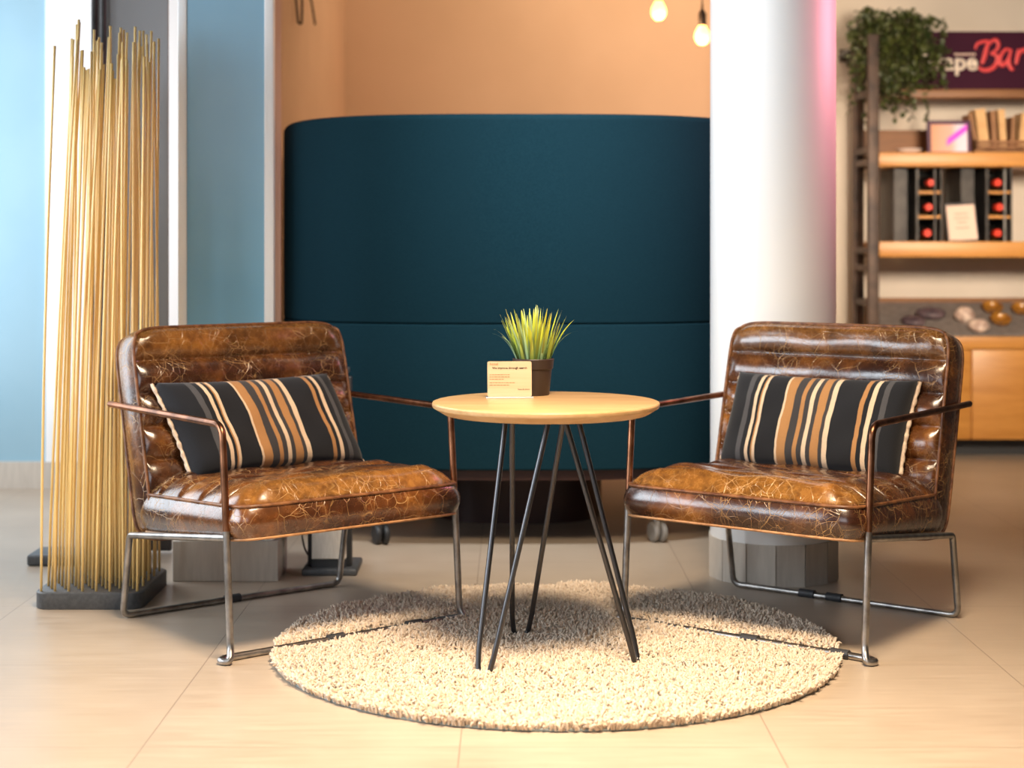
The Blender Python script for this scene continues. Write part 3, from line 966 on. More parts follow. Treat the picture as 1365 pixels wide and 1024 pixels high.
# ------------------------------------------------------------------ high backed booth
def build_booth():
    cx, Yf = 0.019, 5.04
    b = thing('booth_sofa', 'high curved petrol blue felt booth back with a horizontal seam', 'sofa', (cx, 6.0, 0))
    A, B, n = 0.828, 0.96, 3.2
    def outline(off, m=120):
        pts = []
        # back left straight -> superellipse front -> back right straight
        for k in range(8):
            pts.append((-(A + off), 0.75 - 0.75 * k / 8))
        for k in range(m + 1):
            t = PI + PI * k / m
            c, s_ = math.cos(t), math.sin(t)
            pts.append(((A + off) * math.copysign(abs(c) ** (2 / n), c), (B + off) * math.copysign(abs(s_) ** (2 / n), s_)))
        for k in range(1, 9):
            pts.append(((A + off), 0.75 * k / 8))
        return pts
    def shell(name, z0, z1, r_top, r_bot, mat, thick=0.06):
        # section around the wall: outer face up, rounded top, inner face down
        sec = []
        for k in range(5):
            a = PI / 2 * k / 4
            sec.append((-r_bot * (1 - math.sin(a)), z0 + r_bot * (1 - math.cos(a))))
        for k in range(5):
            a = PI / 2 * k / 4
            sec.append((-r_top * (1 - math.cos(a)), z1 - r_top * (1 - math.sin(a))))
        sec += [(-thick + r_top, z1), (-thick, z1 - r_top), (-thick, z0)]
        V, F = [], []
        L = None
        for off, z in sec:
            o = outline(off); L = len(o)
            V += [(x, y, z) for x, y in o]
        S = len(sec)
        for i in range(S):
            j = (i + 1) % S
            for k in range(L - 1):
                F.append((i * L + k, i * L + k + 1, j * L + k + 1, j * L + k))
        F.append(tuple(i * L for i in range(S)))
        F.append(tuple(i * L + L - 1 for i in range(S))[::-1])
        return auto_smooth(from_pydata(name, V, F, mat, b), 50)
    shell('upper_panel', 0.7135, 1.372, 0.022, 0.006, M['pod_fabric'])
    shell('lower_panel', 0.254, 0.7115, 0.006, 0.008, M['pod_fabric'])
    def slab(name, off, z0, z1, mat):
        o = outline(off); L = len(o)
        V = [(x, y, z0) for x, y in o] + [(x, y, z1) for x, y in o]
        F = [(k, (k + 1) % L, L + (k + 1) % L, L + k) for k in range(L)]
        F += [tuple(range(L))[::-1], tuple(L + k for k in range(L))]
        return from_pydata(name, V, F, mat, b, smooth=False)
    slab('seat_deck', -0.03, 0.22, 0.254, M['pod_base'])
    slab('plinth', -0.52, 0.0, 0.22, M['pod_base'])
    for (x, y, light) in ((-0.421, 5.185, 0), (0.470, 5.225, 1), (-0.70, 5.75, 0), (0.70, 5.75, 1)):
        X, Y = x - cx, y - 6.0
        st = lathe('caster', [(0.010, 0.06), (0.010, 0.2195), (0.03, 0.2195), (0.03, 0.215), (0.0125, 0.213), (0.0125, 0.06)], M['chrome'], b, 16, (X, Y, 0))
        for sx in (-1, 1):
            pr = [(0.0, -0.008), (0.026, -0.009), (0.032, -0.005), (0.033, 0.0), (0.032, 0.005), (0.026, 0.009), (0.0, 0.008)]
            wv = lathe('wheel', pr, M['caster_grey'] if light else M['caster_black'], st, 28)
            wv.matrix_local = Matrix.Translation((X + sx * 0.013, Y - 0.012, 0.0335)) @ Matrix.Rotation(math.radians(25), 4, 'Z') @ Matrix.Rotation(PI / 2, 4, 'Y')
        hd = box('hood', (-0.008, -0.022, 0.03), (0.008, 0.03, 0.072), M['caster_grey'] if light else M['caster_black'], st, 0.006, 3)
        hd.location = (X, Y - 0.012, 0)

def build_steel_stand():
    s = thing('steel_stand', 'brushed steel pedestal with black edges on a dark plate behind the left chair', 'stand', (-0.535, 4.70, 0))
    bm = bmesh.new()
    add_box(bm, (-0.048, -0.010, 0.045), (0.052, 0.012, 0.585), 0.003)
    for v in bm.verts:
        if v.co.z > 0.3: v.co.x *= 0.92
    o = from_bm('steel_panel', bm, M['brushed'], s)
    box('black_spine', (-0.062, 0.012, 0.02), (0.066, 0.045, 0.575), M['clip'], s, 0.004)
    box('gap_strip', (-0.048, -0.006, 0.018), (0.052, 0.012, 0.045), M['clip'], s)
    box('base_plate', (-0.075, -0.030, 0.0), (0.085, 0.16, 0.020), M['stand_base'], s, 0.006, 3)
    box('top_cap', (-0.055, -0.020, 0.585), (0.058, 0.055, 0.600), M['chrome'], s, 0.003)
    tube('power_cable', fillet([(-0.055, 0.03, 0.16), (-0.085, 0.04, 0.12), (-0.075, 0.05, 0.06), (-0.05, 0.04, 0.03)], 0.03), 0.003, M['clip'], s, 6)

# ------------------------------------------------------------------ bar shelving on the right
def leaf_vf(V, F, pos, d, nrm, L, w):
    d = d.normalized(); s = d.cross(nrm).normalized(); nn = s.cross(d)
    o = len(V)
    prof = ((0.0, 0.05), (0.25, 0.8), (0.5, 1.0), (0.78, 0.62), (1.0, 0.02))
    for t, ww in prof:
        p = pos + d * (L * t) - nn * (L * 0.25 * t * t)
        V.append(p - s * (w * ww) + nn * (w * 0.3 * ww)); V.append(p); V.append(p + s * (w * ww) + nn * (w * 0.3 * ww))
    for k in range(len(prof) - 1):
        a = o + 3 * k
        F.append((a, a + 1, a + 4, a + 3)); F.append((a + 1, a + 2, a + 5, a + 4))

def build_bar():
    YF, YB = 7.30, 7.66
    S = 294.5
    px = lambda x: (x - 682.5) / S
    pz = lambda y: 0.95 + (331 - y) / S
    # ladder frame with the three shelves it carries
    u = thing('shelving_unit', 'industrial shelving unit of dark steel ladder frame and thick honey oak shelves', 'shelf', (2.3, 7.48, 0))
    ox, oy = 2.3, 7.48
    for X in (1.638, 3.10):
        fr = bpy.data.objects.new('ladder_frame', None); C.objects.link(fr); fr.parent = u
        for y0, y1 in ((YF, YF + 0.045), (YB - 0.05, YB)):
            box('post', (X - 0.024 - ox, y0 - oy, 0.0), (X + 0.024 - ox, y1 - oy, 1.92), M['rack_frame'], fr, 0.003)
        for z in (0.10, 0.50, 0.70, 0.86, 0.94, 1.345, 1.40, 1.66, 1.90):
            box('rung', (X - 0.018 - ox, YF + 0.045 - oy, z - 0.014), (X + 0.018 - ox, YB - 0.05 - oy, z + 0.014), M['rack_frame'], fr)
    x0, x1 = 1.662 - ox, 3.076 - ox
    box('shelf_board', (x0, YF - oy, pz(222)), (x1, YB - oy, pz(203)), M['shelf_wood'], u, 0.003)
    box('shelf_board', (x0, YF - oy, pz(343)), (x1, YB - oy, pz(322)), M['shelf_wood'], u, 0.003)
    box('shelf_board', (x0, YF + 0.10 - oy, pz(128)), (x1, YB - oy, pz(116)), M['dark_wood'], u, 0.003)  # darker wood puts the shade on this top shelf into its colour
    box('back_board', (x0, YB - 0.02 - oy, pz(203)), (x1, YB - oy, pz(203) + 0.125), M['dark_wood'], u)

    # sideboard with a sloped slate display tray
    c = thing('sideboard', 'low honey oak sideboard with a sloped grey display top under the shelves', 'cabinet', (2.3, 7.48, 0))
    z0, z1 = pz(586), pz(447)
    X0, X1 = 1.668 - ox, 3.06 - ox
    box('carcass', (X0, YF + 0.02 - oy, z0), (X1, YB - 0.04 - oy, z1 - 0.005), M['shelf_wood'], c)
    box('top_rail', (X0, YF - oy, z1 - 0.062), (X1, YF + 0.02 - oy, z1), M['shelf_wood'], c, 0.002)
    edges = [px(1180), px(1296), 2.78, 3.05]
    stl = ((px(1270), px(1293)),)
    dx = [px(1296) - ox, px(1296) + 0.42 - ox, px(1296) + 0.84 - ox]
    box('end_panel', (X0, YF - oy, z0), (px(1293) - ox, YF + 0.02 - oy, z1 - 0.066), M['shelf_wood'], c, 0.002)
    box('door', (dx[0], YF - oy, z0), (dx[1] - 0.004, YF + 0.02 - oy, z1 - 0.066), M['shelf_wood'], c, 0.002)
    box('door', (dx[1], YF - oy, z0), (dx[2] - 0.004, YF + 0.02 - oy, z1 - 0.066), M['shelf_wood'], c, 0.002)
    for lx in (X0 + 0.05, X1 - 0.05):
        for ly in (YF + 0.06, YB - 0.10):
            box('leg', (lx - 0.02, ly - 0.02 - oy, 0.0), (lx + 0.02, ly + 0.02 - oy, z0), M['black_metal'], c)
    box('recessed_plinth', (X0 + 0.04, YF + 0.12 - oy, 0.0), (X1 - 0.04, YB - 0.12 - oy, z0), M['clip'], c)
    zb = 0.95 - (404 - 331) / 2150 * 7.60
    ya, yb = YF - oy, YB - 0.06 - oy
    V = [(X0, ya, z1 - 0.006), (X1, ya, z1 - 0.006), (X1, yb, zb - 0.006), (X0, yb, zb - 0.006),
         (X0, ya, z1 + 0.004), (X1, ya, z1 + 0.004), (X1, yb, zb + 0.004), (X0, yb, zb + 0.004)]
    F = [(0, 3, 2, 1), (4, 5, 6, 7), (0, 1, 5, 4), (1, 2, 6, 5), (2, 3, 7, 6), (3, 0, 4, 7)]
    from_pydata('sloped_tray', V, F, M['tray'], c, smooth=False)
    for X in (X0, X1 - 0.016):   # cheeks that carry the slope
        V = [(X, ya + 0.02, z1 - 0.006), (X + 0.016, ya + 0.02, z1 - 0.006), (X + 0.016, yb, z1 - 0.006), (X, yb, z1 - 0.006), (X, yb, zb - 0.006), (X + 0.016, yb, zb - 0.006)]
        F = [(0, 1, 2, 3), (0, 4, 5, 1), (3, 2, 5, 4), (0, 3, 4), (1, 5, 2)]
        from_pydata('tray_cheek', V, F, M['shelf_wood'], c, smooth=False)
    box('back_lip', (X0, yb, zb - 0.2), (X1, yb + 0.02, zb + 0.024), M['dark_wood'], c)

    slope = math.atan2(zb - z1, (yb - ya))
    def on_tray(x, y):
        # the point of the tray seen at this pixel
        a = (zb - z1) / (yb - ya); k = (y - 331) / 2150
        Y = (0.95 - z1 + a * YF - 0.004) / (k + a)
        return Vector(((x - 682.5) / 2150 * Y, Y, 0.95 - k * Y))
    def pebble(name, x, y, sx, sy, sz, rot, mat, label, cat, group, seed):
        p = on_tray(x, y)
        bm = bmesh.new()
        bmesh.ops.create_icosphere(bm, subdivisions=4, radius=1.0)
        r = random.Random(seed); ph = [r.uniform(0, 6) for _ in range(4)]
        for v in bm.verts:
            k = 1 + 0.06 * math.sin(3 * v.co.x + ph[0]) + 0.05 * math.sin(4 * v.co.y + ph[1]) + 0.03 * math.sin(7 * v.co.z + ph[2])
            v.co = Vector((v.co.x * sx * k, v.co.y * sy * k, v.co.z * sz * k + sz * 0.92))
        o = from_bm(name, bm, mat, None, True)
        o.rotation_euler = (slope, 0, rot); o.location = p
        o.rotation_mode = 'XYZ'
        o.matrix_world = Matrix.Translation(p) @ Matrix.Rotation(slope, 4, 'X') @ Matrix.Rotation(rot, 4, 'Z')
        tag(o, label, cat, group)
    pebble('dark_stone', 1217, 433, 0.060, 0.035, 0.022, -0.1, M['stone_dark'], 'dark plum oblong stone at the front left of the sloped display', 'stone', 'stones on the sloped display', 1)
    pebble('dark_stone', 1240, 424, 0.065, 0.036, 0.026, -0.15, M['stone_dark'], 'larger dark plum oblong stone behind the other plum stone on the sloped display', 'stone', 'stones on the sloped display', 2)
    pebble('pale_shell', 1285, 428, 0.048, 0.042, 0.036, -0.3, M['stone_pale'], 'pale pinkish shell next to the plum stones, the rear one of two', 'shell', 'shells on the sloped display', 3)
    pebble('pale_shell', 1304, 442, 0.048, 0.034, 0.030, -0.2, M['stone_pale'], 'pale speckled shell at the front edge of the sloped display', 'shell', 'shells on the sloped display', 4)
    for x, y, lab in ((1322, 415, 'small amber bowl at the back, directly behind the front amber bowl'), (1333, 431, 'small amber bowl nearest the front edge of the sloped display'), (1361, 417, 'small amber bowl cut by the right edge of the photograph')):
        p = on_tray(x, y)
        o = lathe('amber_bowl', [(0.0, 0.0), (0.030, 0.0), (0.045, 0.010), (0.052, 0.026), (0.050, 0.030), (0.046, 0.027), (0.040, 0.014), (0.026, 0.006), (0.0, 0.006)], M['bowl'], None, 40)
        o.matrix_world = Matrix.Translation(p) @ Matrix.Rotation(slope, 4, 'X') @ Matrix.Diagonal((0.95, 0.95, 1.0, 1))
        tag(o, lab, 'bowl', 'amber bowls on the sloped display')

    # --- things on the upper shelf
    zs = pz(203) + 0.0004
    d = lathe('shallow_dish', [(0.0, 0.0), (0.035, 0.0), (0.052, 0.010), (0.060, 0.022), (0.057, 0.023), (0.048, 0.013), (0.0, 0.005)], M['dish'], None, 40)
    d.location = (px(1212) * 7.42 / 7.30, 7.42, zs)
    tag(d, 'shallow whitish dish beside the plum picture frame on the upper shelf', 'dish')
    fx = px(1270)
    f = thing('picture_frame', 'small plum picture frame with a painted pink neon reflection on the upper shelf', 'picture frame', (fx, 7.36, zs))
    w, h, bw = 0.100, 0.148, 0.017
    lean = Matrix.Rotation(math.radians(-4), 4, 'X')
    bm = bmesh.new()
    add_box(bm, (-w, -0.008, h - bw), (w, 0.008, h), 0.002, 2, lean)
    for s in (-1, 1):
        add_box(bm, (min(s * w, s * (w - bw)), -0.008, 0.0), (max(s * w, s * (w - bw)), 0.008, h - bw), 0.002, 2, lean)
    add_box(bm, (-w + bw, -0.006, 0.0), (w - bw, 0.008, 0.005), 0, 2, lean)
    from_bm('frame', bm, M['plum'], f)
    box('stand_leg', (-0.015, 0.010, 0.0), (0.015, 0.05, 0.09), M['plum'], f)
    bm = bmesh.new(); add_box(bm, (-w + bw, -0.003, 0.005), (w - bw, 0.004, h - bw), 0, 2, lean)
    o = from_bm('picture', bm, M['picture'], f)
    uvl = o.data.uv_layers.new(name='UVMap')
    for lp in o.data.loops:
        v = o.data.vertices[lp.vertex_index].co
        uvl.data[lp.index].uv = ((v.x + w - bw) / (2 * (w - bw)), v.z / (h - bw))
    # books in a low wooden crate
    bx = px(1303)
    k = thing('book_tray', 'low brown wooden tray holding the pale books on the upper shelf', 'tray', (bx, 7.42, zs))
    box('tray_floor', (0.0, -0.07, 0.0), (0.62, 0.09, 0.012), M['dark_wood'], k)
    for z in (0.018, 0.040):
        box('front_slat', (0.0, -0.075, z), (0.62, -0.065, z + 0.016), M['dark_wood'], k)
        box('back_slat', (0.0, 0.085, z), (0.62, 0.095, z + 0.016), M['dark_wood'], k)
    for x in (0.0, 0.61):
        box('end_post', (x, -0.075, 0.0), (x + 0.012, 0.095, 0.058), M['dark_wood'], k)
    specs = [(0.018, 0.016, 0.165, -0.20, 'bookB', 'thin brown book at the left end of the row, leaning left'),
             (0.052, 0.046, 0.185, -0.12, 'bookA', 'thick pale book leaning left, second from the left end'),
             (0.098, 0.020, 0.178, -0.06, 'bookB', 'narrow brown book between the two thick pale books'),
             (0.138, 0.030, 0.185, -0.06, 'bookA', 'upright pale book just right of the narrow brown book'),
             (0.176, 0.016, 0.150, 0.04, 'bookB', 'short thin brown book in the middle of the row'),
             (0.222, 0.040, 0.165, 0.12, 'bookA', 'pale book leaning right by the edge of the photograph')]
    for i, (x, wd, hh, ln, mt, lab) in enumerate(specs):
        b = thing('book', lab, 'book', (bx + x, 7.42, zs + 0.0145), 0, 'books in the wooden tray')
        m = Matrix.Rotation(ln, 4, 'Y')
        lift = Matrix.Translation((0, 0, abs(math.sin(ln)) * wd / 2))
        bm = bmesh.new()
        add_box(bm, (-wd / 2, -0.058, 0.0), (-wd / 2 + 0.003, 0.055, hh), 0, 2, lift @ m)
        add_box(bm, (wd / 2 - 0.003, -0.058, 0.0), (wd / 2, 0.055, hh), 0, 2, lift @ m)
        add_box(bm, (-wd / 2 + 0.003, -0.058, 0.0), (wd / 2 - 0.003, -0.055, hh), 0, 2, lift @ m)
        from_bm('cover', bm, M[mt], b)
        bm = bmesh.new(); add_box(bm, (-wd / 2 + 0.003, -0.055, 0.002), (wd / 2 - 0.003, 0.053, hh - 0.003), 0, 2, lift @ m)
        from_bm('pages', bm, M['bookA'], b)

    # --- wine racks, bottles and the framed card on the lower shelf
    zs2 = pz(322) + 0.0004
    zt = pz(222)
    for ri, (xa, xc0, xc1, where) in enumerate(((1197, 1230, 1262, 'left'), (1287, 1324, 1356, 'right'))):
        a0, c0, c1 = px(xa), px(xc0), px(xc1)
        r_ = thing('wine_rack', 'black wine rack with three bottles, %s' % ('nearest the ladder frame' if ri == 0 else 'right of the framed peach card'), 'wine rack', (c0, 7.505, zs2), 0, 'wine racks on the lower shelf')
        H = zt - zs2 - 0.002
        box('side_panel', (a0 - c0, -0.13, 0.0), (a0 - c0 + 0.060, 0.14, H), M['black_metal'], r_)
        box('inner_panel', (-0.012, -0.13, 0.0), (0.0, 0.14, H), M['black_metal'], r_)
        box('outer_panel', (c1 - c0 - 0.008, -0.13, 0.0), (c1 - c0, 0.14, H), M['black_metal'], r_)
        box('back_panel', (a0 - c0, 0.14, 0.0), (c1 - c0, 0.15, H), M['clip'], r_)
        ch = H / 3
        for k2 in (1, 2):
            box('divider', (0.0, -0.13, k2 * ch - 0.006), (c1 - c0 - 0.008, 0.14, k2 * ch + 0.006), M['shelf_wood'], r_)
        box('metal_rod', (c1 - c0 - 0.040, -0.136, 0.0), (c1 - c0 - 0.030, -0.128, H), M['steel' if ri else 'black_metal'], r_)
        for k2, nm in enumerate(('bottom', 'middle', 'top')):
            dxs = ((0.044, 0.050, 0.060), (0.046, 0.054, 0.046))[ri][k2]
            zc = k2 * ch + (0.0 if k2 == 0 else 0.006) + 0.0385
            bt = thing('wine_bottle', 'dark wine bottle with red capsule in the %s cell of the %s' % (nm, 'left wine rack' if ri == 0 else 'right wine rack'), 'bottle', (c0 + dxs, 7.505, zs2 + zc), 0, 'bottles in the wine racks')
            RB = 0.0375
            body = lathe('glass_body', [(0.0, -0.13), (RB - 0.004, -0.13), (RB, -0.125), (RB, 0.02), (RB - 0.004, 0.04), (0.018, 0.062), (0.0145, 0.070)], M['bottle'], bt, 24)
            cap = lathe('capsule', [(0.0145, 0.066), (0.0165, 0.068), (0.0170, 0.122), (0.0160, 0.125), (0.0, 0.125)], M['capsule'], bt, 20)
            for q in (body, cap):
                q.matrix_local = Matrix.Rotation(PI / 2, 4, 'X')
    cd = thing('card_holder', 'tilted peach menu card in a thin black holder between the wine racks', 'card holder', (px(1286) * 7.31 / 7.30, 7.325, zs2), math.radians(0))
    lean = Matrix.Rotation(math.radians(-10), 4, 'X') @ Matrix.Rotation(math.radians(-3.5), 4, 'Y')
    bm = bmesh.new(); add_box(bm, (-0.070, 0.0, 0.004), (0.070, 0.006, 0.180), 0.002, 2, lean); from_bm('holder', bm, M['clip'], cd)
    box('foot', (-0.060, -0.004, 0.0), (0.066, 0.05, 0.006), M['clip'], cd)
    bm = bmesh.new(); add_box(bm, (-0.064, -0.002, 0.006), (0.064, 0.0, 0.168), 0, 2, lean); pp = from_bm('card', bm, M['paper'], cd)
    bm = bmesh.new()
    for z, wv in ((0.125, 0.030), (0.105, 0.034), (0.085, 0.022), (0.060, 0.030)):
        add_box(bm, (-wv, -0.0028, z), (wv, -0.002, z + 0.006), 0, 2, lean)
    from_bm('faint_lines', bm, M['paper_ink'], pp)

    # --- sign board standing on the top shelf
    YS = 7.45
    k = 2150 / YS
    SX = lambda x: (x - 682.5) / k
    SZ = lambda y: 0.95 + (331 - y) / k
    sg = thing('bar_sign', 'aubergine sign board with cream and coral lettering on the top shelf', 'sign', (SX(1300), YS, 0))
    zbot = pz(116) + 0.0004
    bd = box('board', (SX(1222) - SX(1300), 0.0, zbot), (SX(1400) - SX(1300), 0.022, SZ(42)), M['sign'], sg, 0.002)
    text_mesh('word_in_cream', 'Grape', SX(1303) - SX(1223), M['sign_white'], bd, (SX(1223) - SX(1300), -0.0005, SZ(93)), (1, 0, 0), (0, 0, 1), 0.006, 0.030)
    V, F = [], []
    def stroke(pts, r0, r1=None):
        P = [(SX(1215 + x / 9.1) - SX(1300), -0.002, SZ(30 + y / 9.1)) for x, y in pts]
        # smooth by Catmull-Rom
        out = []
        n = len(P)
        for i in range(n - 1):
            p0, p1, p2, p3 = (Vector(P[max(i - 1, 0)]), Vector(P[i]), Vector(P[i + 1]), Vector(P[min(i + 2, n - 1)]))
            for q in range(6):
                t = q / 6
                out.append(0.5 * ((2 * p1) + (p2 - p0) * t + (2 * p0 - 5 * p1 + 4 * p2 - p3) * t * t + (3 * p1 - p0 - 3 * p2 + p3) * t ** 3))
        out.append(Vector(P[-1]))
        m = len(out)
        rad = [r0 * (0.55 + 0.45 * math.sin(PI * (i + 0.5) / m)) for i in range(m)]
        v, f = tube_vf(out, rad, 8)
        for q in v: q.y = -0.002 + (q.y + 0.002) * 0.35
        o = len(V)
        V.extend(v); F.extend(tuple(i + o for i in q) for q in f)
    stroke([(935, 225), (905, 330), (880, 430), (850, 505)], 0.011)
    stroke([(775, 325), (790, 270), (840, 240), (900, 228), (935, 222)], 0.008)
    stroke([(915, 300), (965, 235), (1030, 215), (1055, 270), (1030, 335), (960, 375)], 0.009)
    stroke([(960, 375), (1030, 400), (1040, 470), (1000, 540), (930, 575), (860, 575), (810, 540)], 0.011)
    stroke([(1195, 335), (1140, 330), (1085, 400), (1070, 470), (1095, 520), (1140, 495), (1185, 420), (1205, 335)], 0.010)
    stroke([(1210, 325), (1185, 430), (1185, 510), (1215, 565), (1240, 555)], 0.010)
    stroke([(1300, 325), (1285, 420), (1265, 510)], 0.010)
    stroke([(1278, 440), (1310, 370), (1350, 335), (1385, 345), (1395, 380)], 0.010)
    from_pydata('word_in_coral', V, F, M['sign_red'], bd)
    bm = bmesh.new()
    for i in range(7):
        x = 1272 + i * 4.2
        add_box(bm, (SX(x) - SX(1300), -0.004, SZ(74)), (SX(x + 2.8) - SX(1300), -0.0002, SZ(71.2)))
    from_bm('small_print', bm, M['paper'], bd)

    # --- trailing plant on the frame's top corner
    pl = thing('trailing_plant', 'bushy dark green trailing plant hanging from the top corner of the shelving', 'plant', (px(1199), 7.44, pz(116) + 0.0005))
    lathe('pot', [(0.0, 0.0), (0.055, 0.0), (0.075, 0.12), (0.078, 0.13), (0.068, 0.13), (0.066, 0.11), (0.0, 0.11)], M['black_metal'], pl, 24)
    r = random.Random(21)
    V, F, ST = [], [], []
    top = Vector((0, 0, 0.20))
    for q in range(135):
        az = r.uniform(0, 2 * PI)
        reach = r.uniform(0.05, 0.245)
        dirv = Vector((math.cos(az), 0.55 * math.sin(az), 0))
        if dirv.x < 0: reach *= 0.88
        rise = r.uniform(0.04, 0.25); fall = r.uniform(0.05, 0.34) if r.random() < .85 else r.uniform(0.3, 0.40)
        if abs(dirv.x) < 0.5: fall *= 0.9
        pts = []
        for k2 in range(15):
            t = k2 / 14
            ex = reach * math.sin(min(1, t * 1.5) * PI / 2)
            z = 0.13 + rise * math.sin(min(1, t * 2.2) * PI / 2) - fall * max(0, t - 0.3) ** 1.4 / 0.7 ** 1.4
            pts.append(dirv * ex + Vector((r.gauss(0, .004), r.gauss(0, .004) - 0.03, z)))
        ST.append(pts)
        for k2 in range(2, 15):
            for rep in range(2):
                d = Vector((r.gauss(0, 1), r.gauss(0, 1), r.gauss(-0.2, 0.8)))
                leaf_vf(V, F, pts[k2], d, Vector((r.gauss(0, .4), -0.6 + r.gauss(0, .4), 0.8)), r.uniform(0.022, 0.040), r.uniform(0.008, 0.014))
    from_pydata('foliage', V, F, M['leaf'], pl, fix=False)
    tubes('stems', ST, 0.0016, M['stem'], pl, 5)

    # small black wall spotlight right of the column
    ws = thing('wall_spotlight', 'tiny black spotlight on the beige wall right of the column', 'spotlight', (1.60, 7.80, 1.88))
    box('mount', (-0.02, -0.02, -0.03), (0.02, 0.0, 0.03), M['socket'], ws, 0.003)
    tube('arm', [(0, -0.015, 0.0), (0.0, -0.05, 0.01)], 0.006, M['socket'], ws, 8)
    o = lathe('head', [(0.0, -0.035), (0.018, -0.035), (0.022, 0.03), (0.019, 0.03), (0.0, 0.02)], M['socket'], ws, 20)
    o.matrix_local = Matrix.Translation((0.005, -0.06, 0.0)) @ Matrix.Rotation(math.radians(60), 4, 'Y')

# ------------------------------------------------------------------ pendant bulbs and hook
def build_lamps():
    for x, y, Y, lab in ((878, 14, 6.60, 'left glowing pendant bulb cut by the top edge of the photograph'), (936, 47, 6.60, 'right glowing pendant bulb on a black socket next to the column')):
        s = 2150 / Y
        X = (x - 682.5) / s; z = 0.95 + (331 - y) / s
        p = thing('pendant_bulb', lab, 'pendant lamp', (X, Y, z), 0, 'pendant bulbs over the booth')
        bl = lathe('glass_bulb', [(0.0, -0.040), (0.014, -0.038), (0.027, -0.026), (0.0325, -0.008), (0.030, 0.010), (0.021, 0.028), (0.014, 0.042), (0.013, 0.048), (0.0, 0.048)], M['bulb'], p, 32)
        lathe('socket', [(0.0, 0.040), (0.0165, 0.040), (0.0170, 0.086), (0.012, 0.096), (0.005, 0.108), (0.004, 0.13), (0.0, 0.13)], M['socket'], p, 24)
        tube('cord', [(0, 0, 0.125), (0, 0, 3.3 - z)], 0.0028, M['socket'], p, 8)
        L = bpy.data.lights.new('bulb_light', 'POINT'); L.energy = 9; L.color = (1.0, 0.62, 0.32); L.shadow_soft_size = 0.035
        lo = bpy.data.objects.new('bulb_light', L); C.objects.link(lo); lo.parent = p; lo.location = (0, -0.05, -0.085)
    h = thing('wall_hook', 'black looped wire hook hanging on the orange alcove wall', 'hook', (-0.95, 6.98, 1.985))
    tube('loop', fillet([(0.035, 0.0, 0.16), (0.012, 0.02, 0.05), (0.020, 0.03, -0.055), (0.036, 0.03, -0.060), (0.040, 0.015, 0.03), (0.030, 0.0, 0.16)], 0.02, 5), 0.0055, M['socket'], h, 8)
    tube('arm', [(0.035, 0.0, 0.16), (0.060, 0.18, 0.06), (0.066, 0.26, -0.03)], 0.005, M['socket'], h, 8)
    tube('mount', [(0.001, 0.0, 0.165), (0.040, 0.0, 0.16)], 0.008, M['socket'], h, 10)

# ------------------------------------------------------------------ light and camera
def area(name, loc, target, sx, sy, energy, color):
    L = bpy.data.lights.new(name, 'AREA'); L.shape = 'RECTANGLE'; L.size = sx; L.size_y = sy; L.energy = energy; L.color = color
    o = bpy.data.objects.new(name, L); C.objects.link(o)
    o.location = loc
    o.rotation_euler = (Vector(target) - Vector(loc)).to_track_quat('-Z', 'Y').to_euler()
    return o

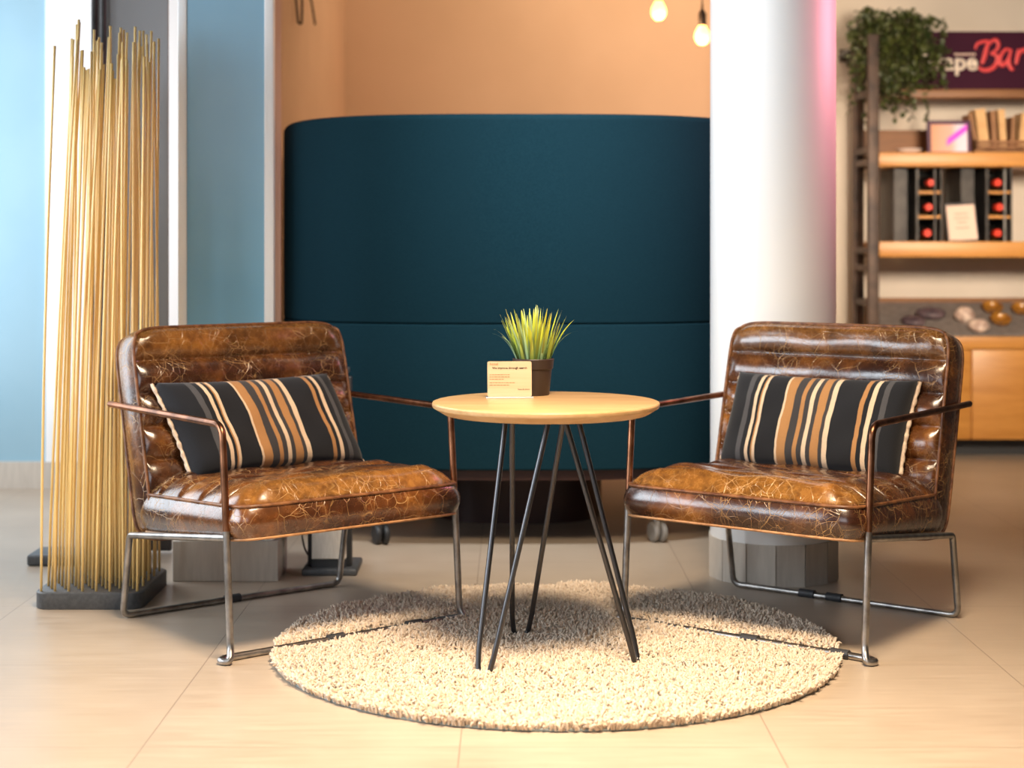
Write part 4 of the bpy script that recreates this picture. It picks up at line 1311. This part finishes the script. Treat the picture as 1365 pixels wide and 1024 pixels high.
def build_light():
    d = area('window_daylight', (-2.45, 2.85, 1.20), (0.0, 2.95, 1.1), 1.9, 1.3, 50, (0.84, 0.92, 1.0))
    d.data.spread = math.radians(130)
    area('rear_window_daylight', (-2.45, 5.35, 1.30), (0.0, 5.25, 0.9), 1.8, 1.9, 56, (0.84, 0.92, 1.0))
    d = area('ceiling_downlight', (0.30, 2.25, 3.0), (0.15, 3.05, 0.0), 0.9, 0.7, 63, (1.0, 0.78, 0.54))
    d.data.spread = math.radians(78)
    area('front_daylight', (-1.4, -1.6, 2.1), (-0.5, 4.5, 0.9), 3.0, 1.8, 54, (0.86, 0.92, 1.0))
    d = area('booth_fill', (0.22, 3.6, 3.0), (0.12, 5.04, 1.05), 0.3, 0.3, 9, (0.92, 0.97, 1.0))  # added fill spot that brightens the middle of the booth back
    d.data.spread = math.radians(46)
    area('alcove_ceiling_light', (0.75, 7.6, 3.2), (0.75, 9.0, 1.5), 1.2, 0.6, 42, (1.0, 0.78, 0.53))
    d = area('bar_fill_light', (1.6, 3.5, 1.70), (2.15, 7.6, 1.05), 0.6, 0.5, 24, (1.0, 0.82, 0.62))  # added low fill from the front to lift the dark shelf bays
    d.data.spread = math.radians(60)
    d = area('pink_neon', (2.05, 4.85, 1.8), (0.76, 4.70, 1.55), 0.9, 0.5, 5.0, (1.0, 0.30, 0.40))
    d.data.spread = math.radians(70)
    w = bpy.data.worlds.new('room_ambience'); sc.world = w
    w.use_nodes = True
    w.node_tree.nodes['Background'].inputs[0].default_value = (1.0, 0.92, 0.86, 1)
    w.node_tree.nodes['Background'].inputs[1].default_value = 0.035

def build_camera():
    cam = bpy.data.cameras.new('camera'); o = bpy.data.objects.new('camera', cam); C.objects.link(o)
    cam.sensor_width = 36.0; cam.lens = 2150 / 1365 * 36
    cam.shift_y = -(512 - 331) / 1365
    o.location = (0, 0, 0.95); o.rotation_euler = (PI / 2, 0, 0)
    cam.clip_start = 0.05; cam.clip_end = 60
    cam.dof.use_dof = True; cam.dof.focus_distance = 3.75; cam.dof.aperture_fstop = 2.6
    sc.camera = o

build_setting()
make_chair('brown cracked leather lounge chair beside the golden rod screen', LC, LR, 1)
make_chair('brown cracked leather lounge chair in front of the white round column', RC, RR, 2)
make_pillow('striped black and tan lumbar pillow on the chair by the golden rods', LC, LR, 0.012, -0.07, 1)
make_pillow('striped black and tan lumbar pillow on the chair by the white column', RC, RR, -0.015, 0.02, 2)
build_table()
build_rug()
build_rod_screen()
build_booth()
build_steel_stand()
build_bar()
build_lamps()
build_light()
build_camera()

sc.view_settings.view_transform = 'Standard'
sc.view_settings.look = 'None'
sc.view_settings.exposure = 0.0
sc.view_settings.gamma = 1.0
sc.view_settings.use_curve_mapping = False
